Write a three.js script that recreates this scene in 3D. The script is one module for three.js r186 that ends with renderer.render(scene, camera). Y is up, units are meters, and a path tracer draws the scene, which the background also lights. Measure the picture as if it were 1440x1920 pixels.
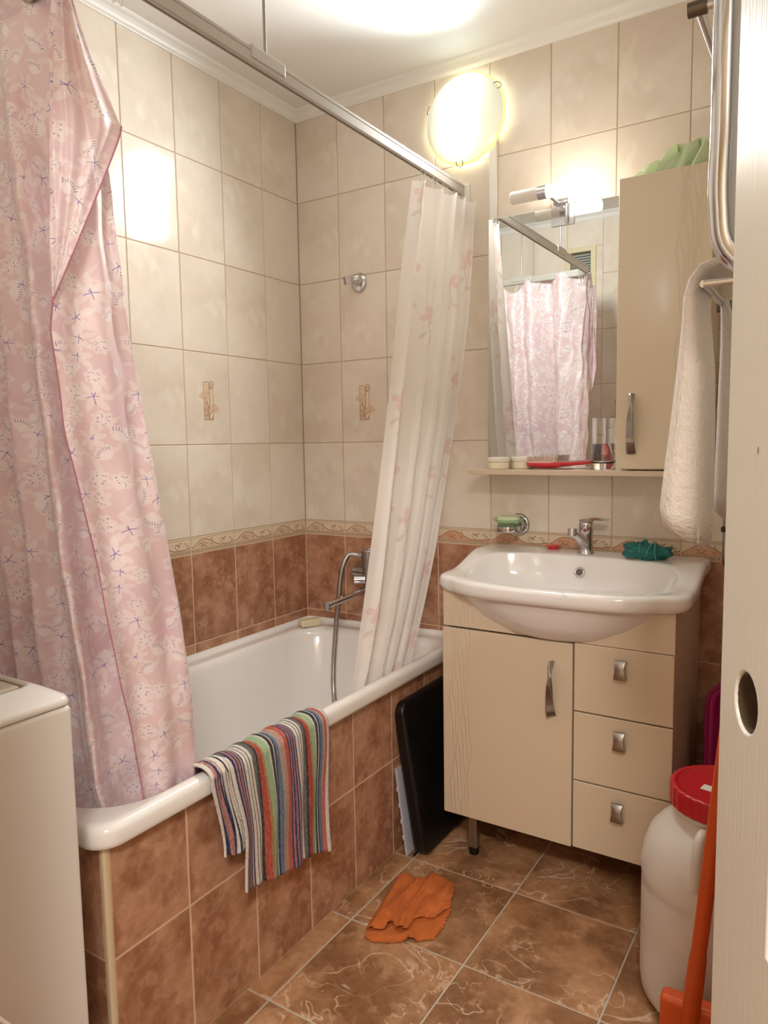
import * as THREE from 'three';
import { RoundedBoxGeometry } from 'three/addons/geometries/RoundedBoxGeometry.js';
import { RectAreaLightUniformsLib } from 'three/addons/lights/RectAreaLightUniformsLib.js';
import { mergeGeometries, mergeVertices, toCreasedNormals } from 'three/addons/utils/BufferGeometryUtils.js';

// ------------------------------------------------------------ camera, renderer, exposure
const scene = new THREE.Scene();
scene.background = new THREE.Color(0x000000);
const CAM = new THREE.Vector3(1.8006, 1.2608, 2.2649);
const camera = new THREE.PerspectiveCamera(70.145, 0.75, 0.02, 20);
camera.position.copy(CAM);
camera.rotation.set(-0.097, 0.5638, -0.0157, 'YXZ');
camera.updateMatrixWorld();
const renderer = new THREE.WebGLRenderer({ antialias: true });
renderer.toneMapping = THREE.LinearToneMapping;
renderer.toneMappingExposure = 2.9;
renderer.shadowMap.enabled = true;
RectAreaLightUniformsLib.init();

// lamp strengths (candela); the lamps themselves are built further down
const LAMP_COOL = 1.45, LAMP_WARM = 1.5, TUBE = 0.045, HALL_FILL = 42;  // the hallway strength drives an added, unseen fill lamp

// room measures (metres): left wall x = 0, back wall z = 0, floor y = 0
const CEIL = 2.49, XR = 1.95, ZF = 1.93;

// ------------------------------------------------------------ small helpers
let seed = 7;
const rnd = () => { seed = (seed * 1664525 + 1013904223) >>> 0; return seed / 4294967296; };
const rr = (a, b) => a + (b - a) * rnd();
const V = (x, y, z) => new THREE.Vector3(x, y, z);
const lerp = (a, b, t) => a + (b - a) * t;
const clamp = (x, a = 0, b = 1) => Math.min(b, Math.max(a, x));
const smooth = (a, b, x) => { const t = clamp((x - a) / (b - a)); return t * t * (3 - 2 * t); };
const FPX = 1367.34;
// a photo pixel as a direction; the point where it meets a plane x / y / z = value
const rayDir = (u, v) => V((u - 720) / FPX, -(v - 960) / FPX, -1).applyQuaternion(camera.quaternion);
function hit(axis, value, u, v) { const d = rayDir(u, v); const t = (value - CAM[axis]) / d[axis]; return CAM.clone().addScaledVector(d, t); }
const onZ = (z, u, v) => hit('z', z, u, v), onX = (x, u, v) => hit('x', x, u, v), onY = (y, u, v) => hit('y', y, u, v);

const used = {};
const numbered = (n) => { if (!(n in used)) { used[n] = 0; return n; } used[n]++; return n + '_' + String(used[n]).padStart(3, '0'); };
const shade = (m) => { m.castShadow = true; m.receiveShadow = true; return m; };
function part(name, geo, mat, parent, label) {
  const m = shade(new THREE.Mesh(geo, mat)); m.name = name; parent.add(m);
  if (label) m.userData.label = label;
  return m;
}
function thing(name, label, category, pos = [0, 0, 0], group) {
  const g = new THREE.Group(); g.name = numbered(name); g.position.set(...pos); g.userData = { label, category };
  if (group) g.userData.group = group;
  scene.add(g); return g;
}
function one(name, geo, mat, label, category, group) {
  const m = shade(new THREE.Mesh(geo, mat)); m.name = numbered(name); m.userData = { label, category };
  if (group) m.userData.group = group;
  scene.add(m); return m;
}
function structure(name, geo, mat, label, category) {
  const m = geo ? shade(new THREE.Mesh(geo, mat)) : new THREE.Group(); m.name = name;
  m.userData = { kind: 'structure', label, category }; scene.add(m); return m;
}
const at = (g, x, y, z) => { g.translate(x, y, z); return g; };
const box = (x0, x1, y0, y1, z0, z1) => at(new THREE.BoxGeometry(x1 - x0, y1 - y0, z1 - z0), (x0 + x1) / 2, (y0 + y1) / 2, (z0 + z1) / 2);
const rbox = (x0, x1, y0, y1, z0, z1, r = 0.004, s = 3) => at(new RoundedBoxGeometry(x1 - x0, y1 - y0, z1 - z0, s, Math.min(r, (x1 - x0) / 2.01, (y1 - y0) / 2.01, (z1 - z0) / 2.01)), (x0 + x1) / 2, (y0 + y1) / 2, (z0 + z1) / 2);
const strip = (g) => { const o = g.index ? g.toNonIndexed() : g; for (const k of Object.keys(o.attributes)) if (!['position', 'normal', 'uv'].includes(k)) o.deleteAttribute(k); return o; };
const join = (list) => mergeGeometries(list.map(strip));
function cyl(a, b, r0, r1 = r0, n = 24, open = false) {
  const d = b.clone().sub(a), g = new THREE.CylinderGeometry(r1, r0, d.length(), n, 1, open);
  g.applyQuaternion(new THREE.Quaternion().setFromUnitVectors(V(0, 1, 0), d.clone().normalize()));
  const c = a.clone().add(b).multiplyScalar(0.5); return at(g, c.x, c.y, c.z);
}
function lathe(pts, n = 48) { return new THREE.LatheGeometry(pts.map((p) => new THREE.Vector2(p[0], p[1])), n); }
function tube(pts, r, seg = 64, n = 12, closed = false) { return new THREE.TubeGeometry(new THREE.CatmullRomCurve3(pts, closed, 'centripetal'), seg, r, n, closed); }
// a sheet: fn(i, j) -> Vector3 on an (nu+1) x (nv+1) grid, uv in metres
function sheet(fn, nu, nv, wrapU = false) {
  const P = [], pos = [], uv = [], idx = [];
  for (let j = 0; j <= nv; j++) { P.push([]); for (let i = 0; i <= nu; i++) P[j].push(fn(i / nu, j / nv)); }
  const du = [0], dv = [0];
  for (let i = 1; i <= nu; i++) { let s = 0; for (let j = 0; j <= nv; j++) s += P[j][i].distanceTo(P[j][i - 1]); du.push(du[i - 1] + s / (nv + 1)); }
  for (let j = 1; j <= nv; j++) { let s = 0; for (let i = 0; i <= nu; i++) s += P[j][i].distanceTo(P[j - 1][i]); dv.push(dv[j - 1] + s / (nu + 1)); }
  for (let j = 0; j <= nv; j++) for (let i = 0; i <= nu; i++) { pos.push(P[j][i].x, P[j][i].y, P[j][i].z); uv.push(du[i], -dv[j]); }
  const w = nu + 1;
  for (let j = 0; j < nv; j++) for (let i = 0; i < nu; i++) { const a = j * w + i; idx.push(a, a + w, a + 1, a + 1, a + w, a + w + 1); }
  const g = new THREE.BufferGeometry();
  g.setAttribute('position', new THREE.Float32BufferAttribute(pos, 3)); g.setAttribute('uv', new THREE.Float32BufferAttribute(uv, 2));
  g.setIndex(idx); g.computeVertexNormals(); g.userData = { nu, nv }; return g;
}
// gives a sheet a thickness t along its normals, closed at the edges
function thicken(g, t) {
  const { nu, nv } = g.userData, w = nu + 1, n = g.attributes.position.count;
  const p = g.attributes.position.array, nm = g.attributes.normal.array, u = g.attributes.uv.array;
  const pos = [...p], uv = [...u, ...u], idx = [...g.index.array];
  for (let i = 0; i < n; i++) pos.push(p[3 * i] - nm[3 * i] * t, p[3 * i + 1] - nm[3 * i + 1] * t, p[3 * i + 2] - nm[3 * i + 2] * t);
  for (let k = 0; k < g.index.count; k += 3) { const a = g.index.array; idx.push(a[k] + n, a[k + 2] + n, a[k + 1] + n); }
  const rim = (a, b) => idx.push(a, b, a + n, b, b + n, a + n);
  for (let i = 0; i < nu; i++) { rim(i, i + 1); rim(nv * w + i + 1, nv * w + i); }
  for (let j = 0; j < nv; j++) { rim((j + 1) * w, j * w); rim(j * w + nu, (j + 1) * w + nu); }
  const o = new THREE.BufferGeometry();
  o.setAttribute('position', new THREE.Float32BufferAttribute(pos, 3)); o.setAttribute('uv', new THREE.Float32BufferAttribute(uv, 2));
  o.setIndex(idx); o.computeVertexNormals(); return o;
}
// closed rings (arrays of Vector3, same length) lofted one to the next
function loft(rings, cap0 = false, cap1 = false, crease = 0) {
  const n = rings[0].length, pos = [], uv = [], idx = [];
  rings.forEach((r, j) => { for (let i = 0; i <= n; i++) { const p = r[i % n]; pos.push(p.x, p.y, p.z); uv.push(i / n, j / (rings.length - 1)); } });
  const w = n + 1;
  for (let j = 0; j < rings.length - 1; j++) for (let i = 0; i < n; i++) { const a = j * w + i; idx.push(a, a + 1, a + w, a + 1, a + w + 1, a + w); }
  const cap = (j, flip) => {
    const c = new THREE.Vector3(); rings[j].forEach((p) => c.add(p)); c.multiplyScalar(1 / n);
    const k = pos.length / 3; pos.push(c.x, c.y, c.z); uv.push(0.5, 0.5);
    for (let i = 0; i < n; i++) flip ? idx.push(k, j * w + i, j * w + i + 1) : idx.push(k, j * w + i + 1, j * w + i);
  };
  if (cap0) cap(0, false); if (cap1) cap(rings.length - 1, true);
  let g = new THREE.BufferGeometry();
  g.setAttribute('position', new THREE.Float32BufferAttribute(pos, 3)); g.setAttribute('uv', new THREE.Float32BufferAttribute(uv, 2));
  g.setIndex(idx);
  if (crease) return toCreasedNormals(g, crease);
  const g2 = g.clone(); g2.deleteAttribute('uv'); const m = mergeVertices(g2, 1e-6); m.computeVertexNormals();
  // smooth across the seam: copy merged normals back by position
  const map = new Map(), mp = m.attributes.position, mn = m.attributes.normal, key = (x, y, z) => Math.round(x * 1e5) + ',' + Math.round(y * 1e5) + ',' + Math.round(z * 1e5);
  for (let i = 0; i < mp.count; i++) map.set(key(mp.getX(i), mp.getY(i), mp.getZ(i)), i);
  const nor = new Float32Array(pos.length);
  for (let i = 0; i < pos.length / 3; i++) { const k = map.get(key(pos[3 * i], pos[3 * i + 1], pos[3 * i + 2])); if (k !== undefined) nor.set([mn.getX(k), mn.getY(k), mn.getZ(k)], 3 * i); }
  g.setAttribute('normal', new THREE.BufferAttribute(nor, 3)); return g;
}
// rounded rectangle ring in plan; radii in the order (x1,z1) (x0,z1) (x0,z0) (x1,z0)
function ringRR(x0, x1, z0, z1, rs, y, k = 10) {
  const out = [], c = [[x1, z1, 1, 1, 0], [x0, z1, -1, 1, 1], [x0, z0, -1, -1, 2], [x1, z0, 1, -1, 3]];
  c.forEach(([x, z, sx, sz, q]) => { const r = rs[q]; for (let i = 0; i <= k; i++) { const a = (q + i / k) * Math.PI / 2; out.push(V(x - sx * r + Math.cos(a) * r, y, z - sz * r + Math.sin(a) * r)); } });
  return out;
}
const ringEll = (cx, cz, a, b, y, n = 96, e = 2) => Array.from({ length: n }, (_, i) => { const t = i / n * Math.PI * 2, c = Math.cos(t), s = Math.sin(t); return V(cx + a * Math.sign(c) * Math.abs(c) ** (2 / e), y, cz + b * Math.sign(s) * Math.abs(s) ** (2 / e)); });
// piecewise value: list of [t, a, b...] sorted by falling or rising t
function along(list, t) {
  const up = list[0][0] < list[list.length - 1][0];
  for (let i = 0; i < list.length - 1; i++) {
    const a = list[i], b = list[i + 1];
    if (up ? t <= b[0] : t >= b[0]) { const f = clamp((t - a[0]) / (b[0] - a[0])); const g = f; return a.slice(1).map((x, k) => lerp(x, b[k + 1], g)); }
  }
  return list[list.length - 1].slice(1);
}

// ------------------------------------------------------------ noise and textures
const perm = new Uint8Array(512); { const p = [...Array(256).keys()]; for (let i = 255; i > 0; i--) { const j = Math.floor(rnd() * (i + 1)); [p[i], p[j]] = [p[j], p[i]]; } for (let i = 0; i < 512; i++) perm[i] = p[i & 255]; }
function vnoise(x, y) {
  const xi = Math.floor(x), yi = Math.floor(y), fx = x - xi, fy = y - yi, u = fx * fx * (3 - 2 * fx), v = fy * fy * (3 - 2 * fy);
  const h = (a, b) => perm[perm[a & 255] + (b & 255)] / 255;
  return lerp(lerp(h(xi, yi), h(xi + 1, yi), u), lerp(h(xi, yi + 1), h(xi + 1, yi + 1), u), v);
}
const fbm = (x, y, o = 4) => { let s = 0, a = 0.5, n = 0; for (let i = 0; i < o; i++) { s += a * vnoise(x, y); n += a; x = x * 2.03 + 17.1; y = y * 2.03 + 5.7; a *= 0.5; } return s / n; };
const ridge = (x, y, o = 3) => 1 - Math.abs(2 * fbm(x, y, o) - 1);
function dataTex(w, h, fn, srgb = true) {
  const d = new Uint8Array(w * h * 4);
  for (let y = 0; y < h; y++) for (let x = 0; x < w; x++) { const c = fn(x / w, y / h), k = (y * w + x) * 4; d[k] = clamp(c[0], 0, 255); d[k + 1] = clamp(c[1], 0, 255); d[k + 2] = clamp(c[2], 0, 255); d[k + 3] = 255; }
  const t = new THREE.DataTexture(d, w, h); t.wrapS = t.wrapT = THREE.RepeatWrapping; t.magFilter = THREE.LinearFilter; t.minFilter = THREE.LinearMipmapLinearFilter; t.generateMipmaps = true;
  if (srgb) t.colorSpace = THREE.SRGBColorSpace; t.needsUpdate = true; return t;
}
function canvasTex(w, h, draw, srgb = true) {
  const c = document.createElement('canvas'); c.width = w; c.height = h; draw(c.getContext('2d'), w, h);
  const t = new THREE.CanvasTexture(c); t.wrapS = t.wrapT = THREE.RepeatWrapping; if (srgb) t.colorSpace = THREE.SRGBColorSpace; return t;
}
const mix3 = (a, b, t) => [lerp(a[0], b[0], t), lerp(a[1], b[1], t), lerp(a[2], b[2], t)];

const creamPx = (u, v) => {           // u, v in metres
  const a = fbm(u * 7, v * 7, 4), b = fbm(u * 30 + 9, v * 30, 3), fl = smooth(0.62, 0.8, fbm(u * 16 + 40, v * 11 + 3, 3));
  let c = mix3([226, 213, 196], [234, 223, 208], smooth(0.3, 0.7, a)); c = mix3(c, [239, 230, 215], fl * 0.6);
  return c.map((x) => x + (b - 0.5) * 7);
};
const brownPx = (u, v) => {
  const a = fbm(u * 16 + 3, v * 16, 4), b = fbm(u * 70, v * 70 + 7, 3), w = fbm(u * 9, v * 9 + 20, 2), d = fbm(u * 34 + 11, v * 30, 3);
  const vein = smooth(0.88, 0.99, ridge(u * 26 + w * 4, v * 22, 3));
  let c = mix3([160, 111, 84], [190, 143, 114], smooth(0.3, 0.72, a)); c = mix3(c, [204, 160, 128], clamp(vein * 0.3 + 0.5 * smooth(0.6, 0.8, d)));
  return c.map((x) => x + (b - 0.5) * 26);
};
const floorPx = (u, v) => {
  const w = fbm(u * 5, v * 5, 3), a = fbm(u * 9 + 5, v * 9, 4), b = fbm(u * 80, v * 80, 3), d = fbm(u * 30 + 2, v * 30, 3);
  const v1 = smooth(0.955, 0.998, ridge(u * 9 + w * 3.4, v * 9 + w * 2.2, 4)) * smooth(0.45, 0.68, fbm(u * 8 + 31, v * 8, 2));
  const v2 = smooth(0.93, 0.99, ridge(u * 24 + w * 6 + 50, v * 24 - w * 5, 3)) * smooth(0.48, 0.72, fbm(u * 9 + 71, v * 9, 2));
  let c = mix3([134, 93, 62], [180, 133, 95], smooth(0.28, 0.72, a)); c = mix3(c, [196, 155, 118], 0.5 * smooth(0.55, 0.8, d)); c = c.map((x) => x + (b - 0.5) * 24);
  return mix3(c, [224, 198, 172], clamp(v1 * 0.75 + v2 * 0.6));
};
const creamTex = dataTex(1024, 1024, creamPx), brownTex = dataTex(1024, 1024, brownPx), floorTex = dataTex(1536, 1536, (u, v) => floorPx(u * 1.5, v * 1.5));
floorTex.repeat.set(1 / 1.5, 1 / 1.5);
const tileBump = dataTex(512, 512, (u, v) => { const k = 255 * (0.6 * fbm(u * 14, v * 14, 3) + 0.4 * fbm(u * 50 + 8, v * 50, 2)); return [k, k, k]; }, false);

function borderTex(base) {
  return canvasTex(640, 176, (g, w, h) => {
    g.fillStyle = '#e2cfb4'; g.fillRect(0, 0, w, h);
    for (let i = 0; i < 900; i++) { g.fillStyle = `rgba(${rnd() < 0.5 ? '255,245,225' : '190,160,130'},0.08)`; g.fillRect(rnd() * w, rnd() * h, rr(4, 20), rr(2, 8)); }
    g.lineCap = 'round'; const y0 = 20, y1 = 136;
    // the wave: low at both ends, crest at a third
    const wave = (q) => { q.beginPath(); q.moveTo(0, y1 - 22); q.bezierCurveTo(70, y1 - 30, 90, y0 + 8, 190, y0 + 12); q.bezierCurveTo(300, y0 + 16, 330, y1 - 14, 440, y1 - 12); q.bezierCurveTo(540, y1 - 12, 590, y1 - 16, w, y1 - 22 - 14); };
    wave(g); g.lineTo(w, y1); g.lineTo(0, y1); g.closePath(); g.fillStyle = base; g.fill();
    const ln = (c, l) => { g.strokeStyle = c; g.lineWidth = l; };
    ln('#a17f60', 8); wave(g); g.stroke(); ln('#7d5c42', 3); wave(g); g.stroke();
    const curl = (x, y, r, s, c = '#7d5c42') => { ln(c, 5); g.beginPath(); for (let k = 0; k <= 40; k++) { const a = s * k / 40 * 4.6, q = r * (1 - k / 52); const X = x + Math.cos(a + 1.2) * q, Y = y + Math.sin(a + 1.2) * q; k ? g.lineTo(X, Y) : g.moveTo(X, Y); } g.stroke(); };
    curl(120, 92, 34, -1); curl(215, 96, 30, 1); curl(282, 104, 20, -1); curl(300, 40, 20, 1); curl(455, 70, 42, 1); curl(560, 66, 26, -1); curl(605, 88, 22, 1);
    g.fillStyle = '#b98f6f'; for (const [x, y, r] of [[150, 84, 17], [172, 70, 12], [160, 104, 11], [462, 66, 17], [484, 58, 12], [478, 82, 11]]) { g.beginPath(); g.ellipse(x, y, r, r * 0.7, 0.5, 0, 7); g.fill(); }
    g.fillStyle = '#6f4e37'; for (const [x, y] of [[178, 110], [498, 44]]) { g.beginPath(); g.arc(x, y, 7, 0, 7); g.fill(); }
    ln('#a58462', 5); g.beginPath(); g.moveTo(0, 12); g.lineTo(w, 12); g.moveTo(0, y1 + 2); g.lineTo(w, y1 + 2); g.moveTo(0, h - 8); g.lineTo(w, h - 8); g.stroke();
    g.fillStyle = '#7a5a44'; for (let i = 0; i < 26; i++) { g.beginPath(); g.ellipse((i + 0.5) * w / 26, 153, 7, 9, 0, 0, 7); g.fill(); }
  });
}
const borderPink = borderTex('#d5a585'), borderPale = borderTex('#d9bfa1');
const decorTex = canvasTex(512, 768, (g, w, h) => {
  const im = g.createImageData(w, h); for (let y = 0; y < h; y++) for (let x = 0; x < w; x++) { const c = creamPx(x / w * 0.2 + 0.3, y / h * 0.3 + 0.5), k = (y * w + x) * 4; im.data[k] = c[0]; im.data[k + 1] = c[1]; im.data[k + 2] = c[2]; im.data[k + 3] = 255; } g.putImageData(im, 0, 0);
  const x0 = 205, x1 = 312, y0 = 240, y1 = 560, br = '#a98a6e', pale = '#c9a486'; g.lineCap = 'round';
  const ln = (c, l) => { g.strokeStyle = c; g.lineWidth = l; };
  g.fillStyle = 'rgba(226,196,160,0.8)'; g.fillRect(x0, y0, 56, 120); g.fillStyle = 'rgba(214,170,140,0.75)'; g.fillRect(x0, 400, 46, y1 - 400); g.fillStyle = 'rgba(235,215,185,0.8)'; g.fillRect(x0 + 60, 330, 46, 220);
  ln(br, 5); g.strokeRect(x0, y0, 62, y1 - y0); ln(br, 6); g.beginPath(); g.moveTo(x1, y1); g.lineTo(x0, y1); g.moveTo(x1, y1); g.lineTo(x1 - 2, 300); g.stroke();
  ln(br, 9); g.beginPath(); g.moveTo(262, y1); g.bezierCurveTo(240, 470, 288, 420, 268, 350); g.stroke(); g.beginPath(); g.moveTo(262, 480); g.bezierCurveTo(252, 430, 236, 410, 226, 380); g.stroke(); g.beginPath(); g.moveTo(258, 540); g.bezierCurveTo(270, 500, 298, 500, 312, 470); g.stroke();
  ln(br, 7); g.beginPath(); g.ellipse(296, 262, 24, 32, 0.2, 0, 7); g.stroke(); g.beginPath(); g.ellipse(296, 274, 10, 24, 0.1, 0, 7); g.stroke(); g.beginPath(); g.moveTo(274, 270); g.lineTo(276, 345); g.stroke();
  g.beginPath(); g.ellipse(226, 500, 20, 30, 0, 0, 7); g.stroke(); g.fillStyle = br; g.beginPath(); g.moveTo(300, 560); g.lineTo(280, 556); g.lineTo(306, 520); g.fill();
  const lotus = (x, y, s) => { for (let k = -4; k <= 4; k++) { g.save(); g.translate(x, y); g.rotate(k * 0.3); g.beginPath(); g.moveTo(0, 0); g.quadraticCurveTo(-13 * s, -34 * s, 0, -62 * s); g.quadraticCurveTo(13 * s, -34 * s, 0, 0); g.fillStyle = 'rgba(226,200,170,0.85)'; g.fill(); ln(pale, 3); g.stroke(); g.restore(); } };
  lotus(222, 390, 1.25); lotus(318, 490, 1.05);
});
decorTex.wrapS = decorTex.wrapT = THREE.ClampToEdgeWrapping;

// ------------------------------------------------------------ materials
const std = (o) => new THREE.MeshStandardMaterial(o), phy = (o) => new THREE.MeshPhysicalMaterial(o);
const M = {
  cream: phy({ map: creamTex, roughness: 0.13, bumpMap: tileBump, bumpScale: 0.00035 }),
  brown: phy({ map: brownTex, roughness: 0.22, bumpMap: tileBump, bumpScale: 0.0006 }),
  floor: phy({ map: floorTex, roughness: 0.3, bumpMap: tileBump, bumpScale: 0.0005 }),
  borderPink: phy({ map: borderPink, roughness: 0.2 }), borderPale: phy({ map: borderPale, roughness: 0.2 }), decor: phy({ map: decorTex, roughness: 0.14 }),
  groutDark: std({ color: 0xbfa98f, roughness: 0.9 }), groutPale: std({ color: 0xdcc0a4, roughness: 0.9 }), groutFloor: std({ color: 0xc2b5a4, roughness: 0.9 }),
  ceiling: std({ color: 0xf1f0ec, roughness: 0.55 }), trim: std({ color: 0xf4f3ee, roughness: 0.4 }),
  enamel: phy({ color: 0xf3efea, roughness: 0.12, clearcoat: 0.6, clearcoatRoughness: 0.08 }),
  ceramic: phy({ color: 0xf2eeea, roughness: 0.1, clearcoat: 0.7, clearcoatRoughness: 0.05 }),
  chrome: std({ color: 0xd2d2d4, metalness: 1, roughness: 0.1 }), steel: std({ color: 0xa9a6a2, metalness: 1, roughness: 0.32 }), darkMetal: std({ color: 0x6d645c, metalness: 1, roughness: 0.4 }),
  rail: std({ color: 0xc4bfb8, metalness: 0.35, roughness: 0.4 }), whitePlastic: std({ color: 0xf0eee8, roughness: 0.45 }), mirror: std({ color: 0xe6e8e6, metalness: 1, roughness: 0.0 }),
  black: std({ color: 0x0b0a0a, roughness: 0.5 }),
};

// ------------------------------------------------------------ tiled surfaces
const tileCache = new Map();
// a tile w x h with chamfered front edges, front at z = 0, lower left corner at the origin
function tileGeo(w, h, variant, fullUV) {
  const key = [w.toFixed(4), h.toFixed(4), variant, !!fullUV].join();
  if (tileCache.has(key)) return tileCache.get(key);
  const b = 0.0016, d = 0.0075, pos = [], uv = [];
  const room = w > 0.25 || h > 0.31 ? 1.15 : 0.66, ou = ((variant * 0.37 + 0.11 * h) % 1) * room, ov = ((variant * 0.23) % 1) * room;   // stays inside the texture
  const P = (x, y, z) => { pos.push(x, y, z); fullUV ? uv.push(x / w, y / h) : uv.push(ou + x, ov + y); };
  const quad = (a, b2, c, e) => { for (const q of [a, b2, c, a, c, e]) P(...q); };
  const f = [[b, b, 0], [w - b, b, 0], [w - b, h - b, 0], [b, h - b, 0]], m = [[0, 0, -b], [w, 0, -b], [w, h, -b], [0, h, -b]], k = [[0, 0, -d], [w, 0, -d], [w, h, -d], [0, h, -d]];
  quad(...f);
  for (let i = 0; i < 4; i++) { const j = (i + 1) % 4; quad(m[i], m[j], f[j], f[i]); quad(k[i], k[j], m[j], m[i]); }
  const g = new THREE.BufferGeometry(); g.setAttribute('position', new THREE.Float32BufferAttribute(pos, 3)); g.setAttribute('uv', new THREE.Float32BufferAttribute(uv, 2)); g.computeVertexNormals();
  tileCache.set(key, g); return g;
}
// lays tiles on a wall: frame = {o: origin, a: unit vector along the wall}, normal = a x y
function layTiles(parent, o, a, cols, rows, pick, gap = 0.0024) {
  const n = new THREE.Vector3().crossVectors(a, V(0, 1, 0)), m = new THREE.Matrix4().makeBasis(a, V(0, 1, 0), n), q = new THREE.Quaternion().setFromRotationMatrix(m);
  for (let r = 0; r < rows.length - 1; r++) for (let c = 0; c < cols.length - 1; c++) {
    const kind = pick(c, r, cols[c], rows[r]); if (!kind) continue;
    const w = cols[c + 1] - cols[c] - gap, h = rows[r + 1] - rows[r] - gap; if (w < 0.012) continue;
    const full = kind.startsWith('border') || kind === 'decor';
    const t = part({ cream: 'tile', brown: 'tile', decor: 'decor_tile', borderPink: 'border_tile', borderPale: 'border_tile' }[kind], tileGeo(w, h, full ? 0 : 1 + Math.floor(rnd() * 7), full), M[kind], parent);
    t.position.copy(o).addScaledVector(a, cols[c] + gap / 2).add(V(0, rows[r] + gap / 2, 0)); t.quaternion.copy(q);
  }
}
const W = 0.202, ROWS = [0, 0.297, 0.599, 0.901, 0.956, 1.258, 1.56, 1.862, 2.164, 2.466];
const spread = (first, end) => { const l = [0]; for (let x = first; x < end - 0.015; x += W) l.push(x); l.push(end); return l; };
const kindOf = (r) => (r < 3 ? 'brown' : r === 3 ? 'borderPink' : 'cream');

// left wall (x = 0): runs along z towards the camera
{
  const w = structure('wall_left', box(-0.12, -0.0018, 0.93, 2.6, -0.12, ZF), M.groutDark, 'cream tiled wall behind the bathtub with a brown tiled lower half', 'wall');
  part('grout', box(-0.12, -0.0010, -0.1, 0.93, -0.12, ZF), M.groutPale, w);
  const cols = spread(0.1973, ZF).map((x) => ZF - x).reverse();      // measured from the front end
  layTiles(w, V(0, 0, ZF), V(0, 0, -1), cols, ROWS, (c, r) => { const fromCorner = cols.length - 2 - c; if (r < 1) return null; if (r === 3) return 'borderPale'; if (r === 5 && fromCorner === 2) return 'decor'; return kindOf(r); });
}
// back wall (z = 0)
{
  const w = structure('wall_back', box(-0.12, XR + 0.12, 0.93, 2.6, -0.12, -0.0018), M.groutDark, 'cream tiled wall carrying the mirror, with brown tiles below a patterned border', 'wall');
  part('grout', box(-0.12, XR + 0.12, -0.1, 0.93, -0.12, -0.0010), M.groutPale, w);
  const cols = spread(0.189, XR);
  layTiles(w, V(0, 0, 0), V(1, 0, 0), cols, ROWS, (c, r) => { if (r < 1 && cols[c] < 0.5) return null; if (r === 3) return c < 2 ? 'borderPale' : 'borderPink'; if (r === 5 && (c === 1 || c === 7)) return 'decor'; return kindOf(r); });
}
// right wall (x = XR)
{
  const w = structure('wall_right', box(XR + 0.0018, XR + 0.12, 0.93, 2.6, -0.12, ZF), M.groutDark, 'cream and brown tiled side wall behind the towel warmer and open door', 'wall');
  part('grout', box(XR + 0.0010, XR + 0.12, -0.1, 0.93, -0.12, ZF), M.groutPale, w);
  layTiles(w, V(XR, 0, 0), V(0, 0, 1), spread(0.15, ZF), ROWS, (c, r) => kindOf(r));
}
// front wall (z = ZF) with the doorway and a small high window
const DOOR0 = 1.10, DOOR1 = 1.99, WX0 = 0.425, WX1 = 0.592, WY0 = 1.93, WY1 = 2.318;
{
  const w = structure('wall_front', join([box(-0.12, WX0, 0.93, 2.6, ZF + 0.0018, ZF + 0.1), box(WX1, DOOR0, 0.93, 2.6, ZF + 0.0018, ZF + 0.1), box(WX0, WX1, 0.93, WY0, ZF + 0.0018, ZF + 0.1), box(WX0, WX1, WY1, 2.6, ZF + 0.0018, ZF + 0.1), box(DOOR0, XR + 0.12, 2.06, 2.6, ZF + 0.0018, ZF + 0.1)]), M.groutDark, 'cream tiled wall with a small high window, seen in the mirror', 'wall');
  part('grout', box(-0.12, DOOR0, -0.1, 0.93, ZF + 0.0010, ZF + 0.1), M.groutPale, w);
  const xs = [0, 0.029]; for (let x = 0.231; x < DOOR0; x += 0.2) xs.push(x); xs.push(DOOR0);
  const cols = xs.map((x) => DOOR0 - x).reverse();
  layTiles(w, V(DOOR0, 0, ZF), V(-1, 0, 0), cols, ROWS, (c, r) => { const x0 = DOOR0 - cols[c + 1], x1 = DOOR0 - cols[c]; if (x0 < WX1 - 0.03 && x1 > WX0 + 0.03 && ROWS[r] < WY1 - 0.02 && ROWS[r + 1] > WY0 + 0.02) return null; return r === 5 && Math.abs(x0 - 0.631) < 0.05 ? 'decor' : kindOf(r); });
  // tile pieces around the window
  const piece = (x0, x1, y0, y1) => { if (x1 - x0 < 0.012 || y1 - y0 < 0.012) return; const t = part('tile', tileGeo(x1 - x0 - 0.002, y1 - y0 - 0.002, 2), M.cream, w); t.position.set(x1 - 0.001, y0 + 0.001, ZF); t.rotation.y = Math.PI; };
  piece(0.431, 0.631, WY1, 2.466); piece(WX1, 0.631, WY0, WY1); piece(0.431, 0.631, 1.862, WY0);
}
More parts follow.
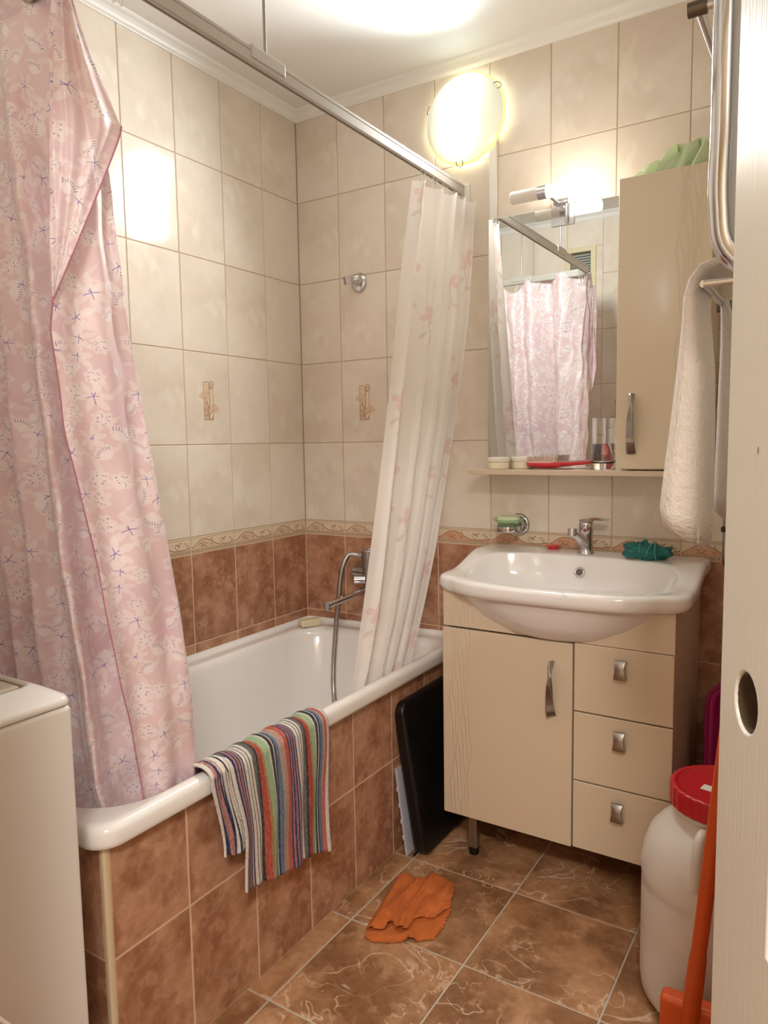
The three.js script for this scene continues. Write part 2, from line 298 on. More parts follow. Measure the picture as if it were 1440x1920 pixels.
// small window: frame, glass, blind slats
{
  const w = structure('window_1', null, null, 'small high window with a cream frame and slatted blind above the curtain rail', 'window');
  const cm = std({ color: 0xe2d4b0, roughness: 0.5 });
  const f = 0.026; part('window_frame', join([rbox(WX0 - 0.004, WX0 + f, WY0, WY1, ZF - 0.012, ZF + 0.05), rbox(WX1 - f, WX1 + 0.004, WY0, WY1, ZF - 0.012, ZF + 0.05), rbox(WX0, WX1, WY1 - f, WY1, ZF - 0.0125, ZF + 0.05), rbox(WX0, WX1, WY0, WY0 + f, ZF - 0.0125, ZF + 0.05)]), cm, w);
  part('pane', box(WX0 + f, WX1 - f, WY0 + f, WY1 - f, ZF + 0.06, ZF + 0.064), std({ color: 0x38423c, roughness: 0.1 }), w);
  const sm = std({ color: 0xdfe2da, roughness: 0.5 });
  for (let y = WY0 + f + 0.008; y < WY1 - f; y += 0.0145) { const s = part('slat', box(WX0 + f + 0.002, WX1 - f - 0.002, -0.0005, 0.0005, -0.007, 0.007), sm, w); s.position.set(0, y, ZF + 0.03); s.rotation.x = 0.5; }
}
// ceiling and coving
structure('ceiling', box(-0.2, 3.0, CEIL, CEIL + 0.1, -0.2, 3.9), M.ceiling, 'plain white ceiling', 'ceiling');
{
  const prof = new THREE.Shape(); prof.moveTo(0, 0); prof.lineTo(0, -0.034); prof.lineTo(0.004, -0.034); prof.quadraticCurveTo(0.006, -0.029, 0.010, -0.027); prof.quadraticCurveTo(0.014, -0.012, 0.026, -0.008); prof.lineTo(0.032, -0.004); prof.lineTo(0.034, 0); prof.closePath();
  const run = (len) => new THREE.ExtrudeGeometry(prof, { depth: len, bevelEnabled: false, curveSegments: 8 });
  const mk = (n, len, x, z, turn) => { const t = structure('trim_' + n, toCreasedNormals(run(len), 0.6), M.trim, ['white ceiling coving along the mirror wall', 'white ceiling coving along the bathtub wall', 'white ceiling coving along the side wall by the door', 'white ceiling coving above the small window'][n - 1], 'coving'); t.position.set(x, CEIL, z); t.rotation.y = turn; };
  mk(1, XR, XR, 0, -Math.PI / 2); mk(2, ZF, 0, 0, 0); mk(3, ZF, XR, ZF, Math.PI); mk(4, XR, 0, ZF, Math.PI / 2);
}
// floor
{
  const f = structure('floor', box(-0.2, 3.0, -0.1, -0.0022, -0.2, 3.9), M.groutFloor, 'brown marbled floor tiles with pale joints', 'floor');
  const S = 0.328, X0 = 0.7393 - S, Z0 = 0.4518 - 2 * S, xs = [], zs = [];
  for (let i = 0; X0 + i * S < XR; i++) xs.push(X0 + i * S); for (let i = 0; Z0 + i * S < 2.6; i++) zs.push(Z0 + i * S);
  const q = new THREE.Quaternion().setFromEuler(new THREE.Euler(-Math.PI / 2, 0, 0));
  xs.forEach((x, i) => zs.forEach((z, j) => {
    const x0 = Math.max(x, 0.56), x1 = Math.min(x + S, XR), z0 = Math.max(z, 0), z1 = z + S; if (x1 - x0 < 0.02 || z1 - z0 < 0.02) return;
    const t = part('tile', tileGeo(x1 - x0 - 0.0045, z1 - z0 - 0.0045, 1 + Math.floor(rnd() * 9)), M.floor, f);
    t.position.set(x0 + 0.00225, 0, z1 - 0.00225); t.quaternion.copy(q);
  }));
}
// the hallway that the camera stands in
structure('wall_hall', join([box(-0.2, DOOR0, -0.1, 2.6, 2.035, 2.1), box(2.6, 2.7, -0.1, 2.6, 2.05, 3.8), box(0.2, 0.3, -0.1, 2.6, 2.1, 3.8), box(0.2, 2.7, -0.1, 2.6, 3.7, 3.8), box(2.07, 2.7, -0.1, 2.6, 1.95, 2.05)]), std({ color: 0xcdbfa8, roughness: 0.85 }), 'plain beige hallway walls outside the bathroom door', 'wall');

{ // unseen fill lamp, added behind the camera to brighten the surfaces facing it
  const L = thing('added_fill_lamp', 'added square fill lamp on the hallway ceiling, out of view', 'lamp', [2.2, CEIL, 2.9]);
  part('fill_lamp_shade', rbox(-0.2, 0.2, -0.05, -0.001, -0.2, 0.2, 0.012), phy({ color: 0xffffff, roughness: 0.5, emissive: new THREE.Color(1, 0.93, 0.82), emissiveIntensity: 2 }), L);
  const l = new THREE.RectAreaLight(new THREE.Color(1, 0.975, 0.95), HALL_FILL, 0.38, 0.38); l.position.set(0, -0.056, 0); l.rotation.x = -Math.PI / 2; L.add(l);
}
// bath screen: tiled panel in front of the tub
const PX = 0.677, PZ = 1.47;
{
  const w = structure('wall_bath', join([box(0.652, PX - 0.0010, 0, 0.53, 0, PZ - 0.012), box(0.02, PX - 0.006, 0, 0.53, PZ - 0.022, PZ - 0.0010)]), M.groutPale, 'brown tiled panel closing the side of the bathtub', 'wall');
  const zc = [0]; for (let z = 1.2706 - 6 * W; z < 1.28; z += W) if (z > 0.012) zc.push(z); zc.push(PZ - 0.012);
  // the screen faces +x: tiles run towards -z
  const n = new THREE.Quaternion().setFromEuler(new THREE.Euler(0, Math.PI / 2, 0));
  for (let r = 0; r < 2; r++) for (let c = 0; c < zc.length - 1; c++) {
    const y0 = [0, 0.2988][r], y1 = [0.2988, 0.53][r], t = part('tile', tileGeo(zc[c + 1] - zc[c] - 0.003, y1 - y0 - 0.003, 1 + Math.floor(rnd() * 7)), M.brown, w);
    t.position.set(PX, y0 + 0.001, zc[c + 1] - 0.001); t.quaternion.copy(n);
  }
  for (let r = 0; r < 2; r++) for (let c = 0; c < 4; c++) { const x0 = [0, 0.06, 0.262, 0.464][c], x1 = [0.06, 0.262, 0.464, PX - 0.012][c], y0 = [0, 0.2988][r], y1 = [0.2988, 0.53][r]; const t = part('tile', tileGeo(x1 - x0 - 0.002, y1 - y0 - 0.002, 1 + c), M.brown, w); t.position.set(x0 + 0.001, y0 + 0.001, PZ); }
  part('corner_strip', at(join([rbox(-0.001, 0.0135, 0, 0.528, -0.001, 0.0135, 0.005)]), PX - 0.0125, 0, PZ - 0.0125), std({ color: 0xdcc7a4, roughness: 0.5 }), w, 'beige plastic corner strip');
}

// ------------------------------------------------------------ lamps
{ // round wall lamp under the ceiling
  const L = thing('wall_lamp', 'round frosted glass wall lamp glowing under the ceiling coving', 'lamp', [0.715, 2.296, 0]);
  const R0 = 0.142;
  const disc = lathe([[0.0001, 0.075], [0.04, 0.0735], [0.08, 0.067], [0.112, 0.054], [0.130, 0.038], [0.1375, 0.026]], 64); disc.rotateX(Math.PI / 2);
  // two bulbs behind frosted glass, a cool one above and a warm one below
  { const p = disc.attributes.position, uv = disc.attributes.uv; for (let i = 0; i < p.count; i++) uv.setXY(i, p.getX(i) / 0.3 + 0.5, p.getY(i) / 0.3 + 0.5); }
  const glowMap = dataTex(256, 256, (u, v) => {
    const x = (u - 0.5) * 0.3, y = (v - 0.5) * 0.3, b = (cx, cy, s) => Math.exp(-((x - cx) ** 2 + (y - cy) ** 2) / (s * s));
    const c = b(0.0, 0.06, 0.062), w = b(-0.012, -0.058, 0.062), base = 0.26;
    return [255 * clamp(base * 0.86 + 0.78 * c + 1.0 * w), 255 * clamp(base * 0.93 + 0.92 * c + 0.92 * w), 255 * clamp(base * 0.80 + 1.0 * c + 0.68 * w)];
  });
  const lm = phy({ color: 0xf6f3e4, roughness: 0.25, emissive: new THREE.Color(1, 1, 1), emissiveIntensity: 1.5, emissiveMap: glowMap });
  part('glass_shade', disc, lm, L);
  const rim = lathe([[0.136, 0.0275], [0.1395, 0.0255], [R0, 0.021], [0.1425, 0.018], [0.141, 0.015], [0.134, 0.016]], 64); rim.rotateX(Math.PI / 2);
  part('lamp_rim', rim, phy({ color: 0xf3dd86, roughness: 0.25, emissive: new THREE.Color(1, 0.78, 0.30), emissiveIntensity: 0.30 }), L, 'amber glass rim');
  const bp = lathe([[0.0001, 0.012], [0.11, 0.012], [0.115, 0.006], [0.115, 0.0]], 48); bp.rotateX(Math.PI / 2); part('base_plate', bp, M.whitePlastic, L);
  for (const a of [-1.68, 0.55, 2.75]) { const c = part('clip', tube([V(R0 - 0.018, -0.008, 0.034), V(R0 - 0.004, -0.012, 0.03), V(R0 + 0.004, -0.006, 0.022), V(R0 + 0.004, 0.006, 0.022), V(R0 - 0.004, 0.012, 0.03), V(R0 - 0.012, 0.010, 0.034)], 0.0012, 30, 6), M.darkMetal, L); c.rotation.z = a; }
  const sp = (y, c, i) => { const l = new THREE.SpotLight(c, i, 0, Math.PI * 0.43, 1, 2); l.position.set(0, y, 0.088); l.target.position.set(0.05, y - 0.42, 1); l.castShadow = true; l.shadow.radius = 4.6; L.add(l, l.target); };
  sp(0.06, new THREE.Color(0.80, 0.93, 1.0), LAMP_COOL); sp(-0.06, new THREE.Color(1.0, 0.93, 0.84), LAMP_WARM);
}
{ // lamp with two tubes above the mirror, right tube lit
  const L = thing('mirror_lamp', 'chrome lamp over the mirror with two frosted tubes, only one lit', 'lamp', [1.02, 1.98, 0.13]);
  const glass = (a, b) => { const pts = [[0.0001, 0]]; const l = b - a, r = 0.0185; for (let i = 0; i <= 6; i++) { const t = i / 6 * Math.PI / 2; pts.push([r - 0.006 + 0.006 * Math.sin(t), 0.006 - 0.006 * Math.cos(t)]); } pts.push([r, l]); const g = lathe(pts, 32); g.rotateZ(-Math.PI / 2); return at(g, a, 0, 0); };
  const right = glass(-0.113, -0.012); right.rotateY(Math.PI);
  const left = glass(-0.100, -0.013);
  part('unlit_tube', left, phy({ color: 0xf4f1ea, roughness: 0.45, transmission: 0.35, thickness: 0 }), L, 'unlit frosted glass tube');
  part('lit_tube', right, phy({ color: 0xffffff, roughness: 0.4, emissive: new THREE.Color(1, 0.95, 0.90), emissiveIntensity: 1.6 }), L, 'glowing frosted glass tube');
  part('socket', cyl(V(-0.013, 0, 0), V(0.013, 0, 0), 0.0192, 0.0192, 32), M.chrome, L);
  part('arm', join([cyl(V(0.012, -0.006, 0), V(0.012, -0.006, -0.085), 0.006), cyl(V(0.04, -0.006, -0.095), V(0.04, -0.07, -0.095), 0.005), rbox(0.0, 0.046, -0.014, 0.002, -0.101, -0.085, 0.004)]), M.chrome, L);
  part('mount', rbox(-0.01, 0.062, -0.075, -0.012, -0.109, -0.101, 0.002), M.chrome, L);
  for (const dx of [0.035, 0.085]) { const l = new THREE.PointLight(new THREE.Color(1, 0.9, 0.76), TUBE / 2, 0, 2); l.position.set(dx, 0, 0); l.castShadow = true; l.shadow.radius = 0.8; L.add(l); }
}

// ------------------------------------------------------------ bathtub
{
  const T = thing('bathtub', 'white enamel bathtub along the tiled wall', 'bathtub', [0, 0, 0]);
  const R = (x0, x1, z0, z1, y, a, b = 0.02) => ringRR(x0, x1, z0, z1, [a, b, b, b], y, 12);
  const rs = [R(0.004, 0.698, 0.004, 1.488, 0.527, 0.045), R(0.004, 0.704, 0.004, 1.494, 0.531, 0.05), R(0.004, 0.706, 0.004, 1.496, 0.540, 0.05), R(0.004, 0.706, 0.004, 1.496, 0.558, 0.05), R(0.004, 0.703, 0.004, 1.493, 0.567, 0.05), R(0.004, 0.697, 0.004, 1.487, 0.572, 0.05), R(0.006, 0.690, 0.006, 1.480, 0.574, 0.05),
    ringRR(0.066, 0.680, 0.070, 1.458, [0.13, 0.16, 0.10, 0.10], 0.574, 12), ringRR(0.074, 0.673, 0.080, 1.451, [0.13, 0.16, 0.11, 0.11], 0.571, 12), ringRR(0.082, 0.667, 0.09, 1.445, [0.13, 0.16, 0.12, 0.12], 0.562, 12), ringRR(0.09, 0.661, 0.10, 1.438, [0.14, 0.16, 0.13, 0.13], 0.545, 12),
    ringRR(0.105, 0.648, 0.118, 1.41, [0.15, 0.17, 0.14, 0.14], 0.46, 12), ringRR(0.125, 0.632, 0.135, 1.35, [0.16, 0.18, 0.15, 0.15], 0.33, 12), ringRR(0.145, 0.612, 0.155, 1.29, [0.16, 0.18, 0.15, 0.15], 0.235, 12), ringRR(0.175, 0.585, 0.185, 1.25, [0.15, 0.16, 0.14, 0.14], 0.19, 12), ringRR(0.22, 0.54, 0.24, 1.18, [0.13, 0.13, 0.12, 0.12], 0.172, 12)];
  const sink = (x) => 0.018 * (1 - clamp(x / 0.7));   // the rim lies a little lower along the wall
  rs.forEach((r) => r.forEach((p) => { p.y -= sink(p.x); }));
  part('tub_shell', loft(rs, false, true), M.enamel, T);
  const ov = lathe([[0.0001, 0.006], [0.018, 0.006], [0.026, 0.004], [0.03, 0]], 32); ov.rotateX(Math.PI / 2);
  const o = part('overflow_cover', ov, M.chrome, T, 'round chrome overflow cover'); o.position.set(0.345, 0.46, 0.123); o.rotation.x = -0.1;
  const pr = new THREE.Shape(); pr.moveTo(0, 0); pr.lineTo(0.016, 0); pr.quadraticCurveTo(0.005, 0.004, 0.002, 0.016); pr.lineTo(0, 0.016); pr.closePath();
  const s1 = new THREE.ExtrudeGeometry(pr, { depth: 1.49, bevelEnabled: false }), s2 = new THREE.ExtrudeGeometry(pr, { depth: 0.70, bevelEnabled: false }); s2.rotateY(-Math.PI / 2); s2.translate(0.704, 0, 0);
  const sg = at(join([s1, s2]), 0, 0.573, 0); { const p = sg.attributes.position; for (let i = 0; i < p.count; i++) p.setY(i, p.getY(i) - sink(p.getX(i)) - 0.003); }
  part('seal_strip', sg, M.whitePlastic, T, 'white sealing strip along the tiles');
}
// soap bar on the rim
{
  const g = rbox(-0.042, 0.042, 0, 0.028, -0.024, 0.024, 0.009, 5); const s = one('soap_bar', g, phy({ color: 0xe6d8b4, roughness: 0.5 }), 'cream coloured soap bar lying on the bathtub rim corner', 'soap');
  s.rotation.y = 1.05; s.position.set(0.088, 0.559, 0.1);
}
// bath mixer with hose
{
  const F = thing('bath_mixer', 'chrome bath mixer with long spout and shower hose on brown tiles', 'faucet', [0.345, 0.78, 0]);
  part('body', join([cyl(V(0, -0.05, 0.075), V(0, 0.055, 0.075), 0.021, 0.023, 32), cyl(V(0, -0.062, 0.075), V(0, -0.05, 0.075), 0.012, 0.016, 24)]), M.steel, F);
  part('wall_inlet', join([cyl(V(-0.075, 0.0, 0.058), V(0.075, 0.0, 0.058), 0.0165, 0.0165, 24), cyl(V(-0.075, 0, 0.0), V(-0.075, 0, 0.06), 0.014), cyl(V(0.075, 0, 0.0), V(0.075, 0, 0.06), 0.014), cyl(V(-0.075, 0, 0.0), V(-0.075, 0, 0.012), 0.032, 0.028, 32), cyl(V(0.075, 0, 0.0), V(0.075, 0, 0.012), 0.032, 0.028, 32)]), M.steel, F);
  const cap = part('cap', join([cyl(V(0, 0.055, 0.075), V(0, 0.058, 0.075), 0.0245, 0.0245, 32), cyl(V(0, 0.058, 0.075), V(0, 0.083, 0.075), 0.026, 0.025, 32), at(new THREE.SphereGeometry(0.025, 24, 10, 0, 6.3, 0, 1.57).scale(1, 0.35, 1), 0, 0.083, 0.075)]), M.steel, F);
  part('lever', rbox(0.0, 0.11, 0.084, 0.094, 0.067, 0.083, 0.004), M.chrome, cap);
  const dv = part('diverter_knob', cyl(V(-0.005, -0.02, 0.09), V(-0.038, -0.02, 0.112), 0.015, 0.0165, 28), M.chrome, F);
  part('yellow_mark', cyl(V(-0.0375, -0.02, 0.1117), V(-0.0395, -0.02, 0.1133), 0.0075, 0.0075, 20), std({ color: 0xd9a22a, roughness: 0.4 }), dv, 'yellow mark');
  part('hose_nipple', cyl(V(0, 0.062, 0.075), V(-0.038, 0.066, 0.085), 0.010, 0.010, 20), M.steel, F);
  const tip = onZ(0.28, 613, 1135).sub(V(0.345, 0.78, 0)), st = V(0, -0.058, 0.085), d = tip.clone().sub(st);
  const sp = [[-0.02, 0.014, 0.014], [0.1, 0.0145, 0.013], [0.35, 0.0135, 0.0105], [0.8, 0.0135, 0.0095], [1, 0.014, 0.0105]].map(([t, w, h]) => { const c = st.clone().addScaledVector(d, t); return Array.from({ length: 20 }, (_, i) => { const a = i / 20 * 6.2832, cx = Math.sign(Math.cos(a)) * Math.abs(Math.cos(a)) ** 0.6 * w, sy = Math.sign(Math.sin(a)) * Math.abs(Math.sin(a)) ** 0.6 * h; return V(c.x + cx, c.y + sy, c.z); }); });
  const s = part('spout', loft(sp, true, true), M.chrome, F);
  part('aerator', cyl(V(tip.x, tip.y + 0.008, tip.z - 0.004), V(tip.x, tip.y - 0.017, tip.z - 0.004), 0.0125, 0.0125, 20), M.chrome, s);
  const B = V(0.345, 0.78, 0), hp = [onZ(0.085, 676, 1036), onZ(0.10, 655, 1040), onZ(0.12, 643, 1062), onZ(0.14, 635, 1120), onZ(0.16, 629, 1190), onZ(0.19, 625, 1260), onZ(0.22, 627, 1310), onZ(0.30, 640, 1372), onZ(0.40, 690, 1420)].map((p) => p.sub(B));
  hp[0].copy(V(-0.036, 0.066, 0.0845));
  const hc = new THREE.CatmullRomCurve3(hp, false, 'centripetal');
  // ribbed metal hose: rings swept along the curve
  const N = 240, fr = hc.computeFrenetFrames(N), rings = []; for (let i = 0; i <= N; i++) { const c = hc.getPointAt(i / N), r = 0.0086 + 0.0012 * (i % 2); rings.push(Array.from({ length: 12 }, (_, k) => { const a = k / 12 * 6.2832; return c.clone().addScaledVector(fr.normals[i], Math.cos(a) * r).addScaledVector(fr.binormals[i], Math.sin(a) * r); })); }
  part('hose', loft(rings, true, true), M.steel, F, 'ribbed metal shower hose');
  const hm = lathe([[0.0001, 0.008], [0.012, 0.007], [0.016, 0.003], [0.0165, 0]], 24); hm.rotateX(Math.PI / 2);
  part('temperature_mark', at(hm, -0.028, 0.036, 0.05), std({ color: 0xd8636c, roughness: 0.4 }), F, 'pink plastic disc');
}
// shower holder
{
  const H = thing('shower_holder', 'chrome shower head holder on the tiles above the mixer', 'shower holder', [0.279, 1.835, 0]);
  const pl = lathe([[0.0001, 0.013], [0.020, 0.013], [0.027, 0.010], [0.031, 0.004], [0.031, 0.0005]], 40); pl.rotateX(Math.PI / 2); pl.scale(1, 1.18, 1); part('plate', pl, M.chrome, H);
  part('knuckle', at(new THREE.SphereGeometry(0.020, 28, 18).scale(1, 1.05, 1.1), 0.004, 0.008, 0.026), M.chrome, H);
  const c = new THREE.Shape(); c.absarc(0, 0, 0.019, 0.7, 5.58, false); c.absarc(0, 0, 0.013, 5.58, 0.7, true); c.closePath();
  const cg = new THREE.ExtrudeGeometry(c, { depth: 0.026, bevelEnabled: true, bevelSize: 0.0012, bevelThickness: 0.0012, bevelSegments: 2, curveSegments: 20 }); cg.rotateX(Math.PI / 2); cg.rotateY(-2.2); cg.rotateX(0.35);
  part('clip', at(cg, -0.012, 0.016, 0.055), M.chrome, H);
}

// ------------------------------------------------------------ curtain rail
const RX = 0.71, RY = 2.052, RZ = 1.42;
{
  const C = thing('curtain_rail', 'white L-shaped ceiling-hung curtain rail over the bathtub', 'curtain rail', [0, 0, 0]);
  const w = 0.0085, h = 0.034, rc = 0.06;
  // plan path: from the back wall along z, round the corner, to the left wall
  const path = []; path.push([RX, 0.012, 1, 0]); path.push([RX, RZ - rc, 1, 0]); for (let i = 1; i <= 8; i++) { const a = i / 8 * Math.PI / 2; path.push([RX - rc + Math.cos(a) * rc, RZ - rc + Math.sin(a) * rc, Math.cos(a), Math.sin(a)]); } path.push([0.006, RZ, 0, 1]);
  const prof = [[-w, 0.004], [-w + 0.003, 0], [-0.003, 0], [-0.003, 0.006], [0.003, 0.006], [0.003, 0], [w - 0.003, 0], [w, 0.004], [w, h - 0.01], [w - 0.0018, h - 0.0085], [w, h - 0.007], [w, h - 0.001], [w - 0.001, h], [-w + 0.001, h], [-w, h - 0.001]];
  part('rail_profile', loft(path.map(([x, z, nx, nz]) => prof.map(([a, b]) => V(x + nx * a, RY + b, z + nz * a)).reverse()), true, true, 0.6), M.rail, C);
  const hang = (x, z, along) => { const hx = along === 'z' ? 0.0035 : 0.0035;
    part('hanger_rod', cyl(V(x, RY + h, z), V(x, CEIL, z), hx, hx, 12), M.steel, C);
    const a = along === 'z' ? [0.011, 0.055] : [0.055, 0.011];
    part('hanger_clip', rbox(x - a[0], x + a[0], RY + 0.012, RY + h + 0.006, z - a[1], z + a[1], 0.003), M.rail, C); };
  hang(RX, 0.99, 'z'); hang(0.36, RZ, 'x');
  part('wall_bracket', join([rbox(RX - 0.014, RX + 0.014, RY - 0.035, RY + h + 0.012, 0.001, 0.013, 0.004), rbox(RX - 0.011, RX + 0.011, RY - 0.004, RY + h + 0.004, 0.003, 0.03, 0.003)]), M.whitePlastic, C);
  part('wall_bracket', rbox(0.001, 0.013, RY - 0.02, RY + h + 0.01, RZ - 0.014, RZ + 0.014, 0.004), M.whitePlastic, C);
}
const hookGeo = (len) => join([tube([V(0, 0, 0), V(0.006, -0.008, 0), V(0.005, -len * 0.6, 0), V(0, -len, 0), V(-0.006, -len * 0.75, 0), V(-0.004, -len * 0.45, 0)], 0.0013, 24, 6), at(new THREE.SphereGeometry(0.0035, 10, 8), 0, 0.001, 0)]);

// ------------------------------------------------------------ white curtain gathered by the mirror wall
{
  const whiteTex = canvasTex(1024, 1024, (g, w, h) => {
    g.fillStyle = '#fbf7f3'; g.fillRect(0, 0, w, h);
    const petal = (x, y, r, l, wd, c) => { g.save(); g.translate(x, y); g.rotate(r); g.beginPath(); g.moveTo(0, 0); g.bezierCurveTo(-wd, -l * 0.3, -wd * 0.9, -l, 0, -l); g.bezierCurveTo(wd * 0.9, -l, wd, -l * 0.3, 0, 0); g.fillStyle = c; g.fill(); g.restore(); };
    for (let i = 0; i < 10; i++) { const x = rr(40, 980), y = rr(40, 980), s = rr(0.7, 1.15);
      g.strokeStyle = 'rgba(176,168,158,0.55)'; g.lineWidth = 2.6; g.beginPath(); g.moveTo(x, y); g.bezierCurveTo(x + 30 * s, y + 60 * s, x - 40 * s, y + 110 * s, x + 10 * s, y + 190 * s); g.stroke();
      petal(x + 4, y + 90 * s, 2.3, 60 * s, 16 * s, 'rgba(205,196,188,0.4)'); petal(x - 4, y + 140 * s, -2.0, 56 * s, 15 * s, 'rgba(240,206,204,0.5)');
      for (let k = 0; k < 4; k++) petal(x, y, k * 1.57 + i, 58 * s, 27 * s, 'rgba(243,208,206,0.55)'); }
  });
  whiteTex.repeat.set(1 / 0.62, 1 / 0.62);
  const mat = phy({ map: whiteTex, roughness: 0.55, transmission: 0.28, thickness: 0, side: THREE.DoubleSide });
  const C = thing('shower_curtain', 'white shower curtain with pale pink flowers gathered by the mirror', 'curtain', [0, 0, 0]);
  // outer edge (towards the mirror) and inner edge (over the tub), by height
  const A = [[2.035, 0.752, 0.026], [1.95, 0.745, 0.030], [1.665, 0.728, 0.045], [1.305, 0.705, 0.105], [0.927, 0.686, 0.210], [0.62, 0.664, 0.315], [0.40, 0.628, 0.36]];
  const B = [[2.035, 0.695, 0.335], [1.762, 0.69, 0.40], [1.453, 0.69, 0.468], [1.077, 0.688, 0.55], [0.785, 0.678, 0.606], [0.62, 0.660, 0.628], [0.40, 0.60, 0.63]];
  const top = 2.030, bot = 0.40;
  const fn = (u, v) => {
    const y0 = lerp(top, bot, v), a = along(A, y0), b = along(B, y0);
    // tight pleats towards the mirror, broad panels towards the tub
    const q = u * 1.5 - 0.5 * u * u, ph = q * 4.6 * Math.PI * 2 + 0.35 * Math.sin(v * 3 + u * 4), amp = lerp(0.015, 0.027, smooth(0, 0.4, v)) * smooth(0, 0.05, u + 0.015) * lerp(1, 0.6, smooth(0.75, 1, v));
    const sharp = Math.sin(ph + 0.55 * Math.sin(ph)), wob = sharp * amp + 0.003 * Math.sin(u * 23 + v * 9) + 0.0022 * Math.sin(v * 60 + u * 40) * Math.exp(-(((u - 0.60) / 0.05) ** 2));
    return V(lerp(a[0], b[0], u) + wob * 0.9, y0 - 0.006 * (1 - v) * Math.abs(Math.sin(ph / 2)), Math.max(0.006, lerp(a[1], b[1], u) + wob * 0.3 + 0.010 * Math.cos(ph) * smooth(0, 0.1, u)));
  };
  const cs = sheet(fn, 220, 90); part('cloth', cs, mat, C);
  { const sp = []; for (let i = 0; i <= 120; i++) { const p = fn(0.585, lerp(0.12, 0.97, i / 120)); sp.push(V(p.x + 0.0025 + 0.0012 * Math.sin(i * 1.9), p.y, p.z + 0.0015 * Math.sin(i * 2.3))); } part('seam', tube(sp, 0.0011, 360, 5), M.whitePlastic, C); }
  for (let k = 0; k < 9; k++) { const u = (k + 0.25) / 9.2, p = fn(u, 0); const m = part('hook', hookGeo(0.03), M.whitePlastic, C); m.position.set(RX, RY + 0.002, Math.max(0.04, p.z)); m.rotation.y = 0.3 * k; }
}

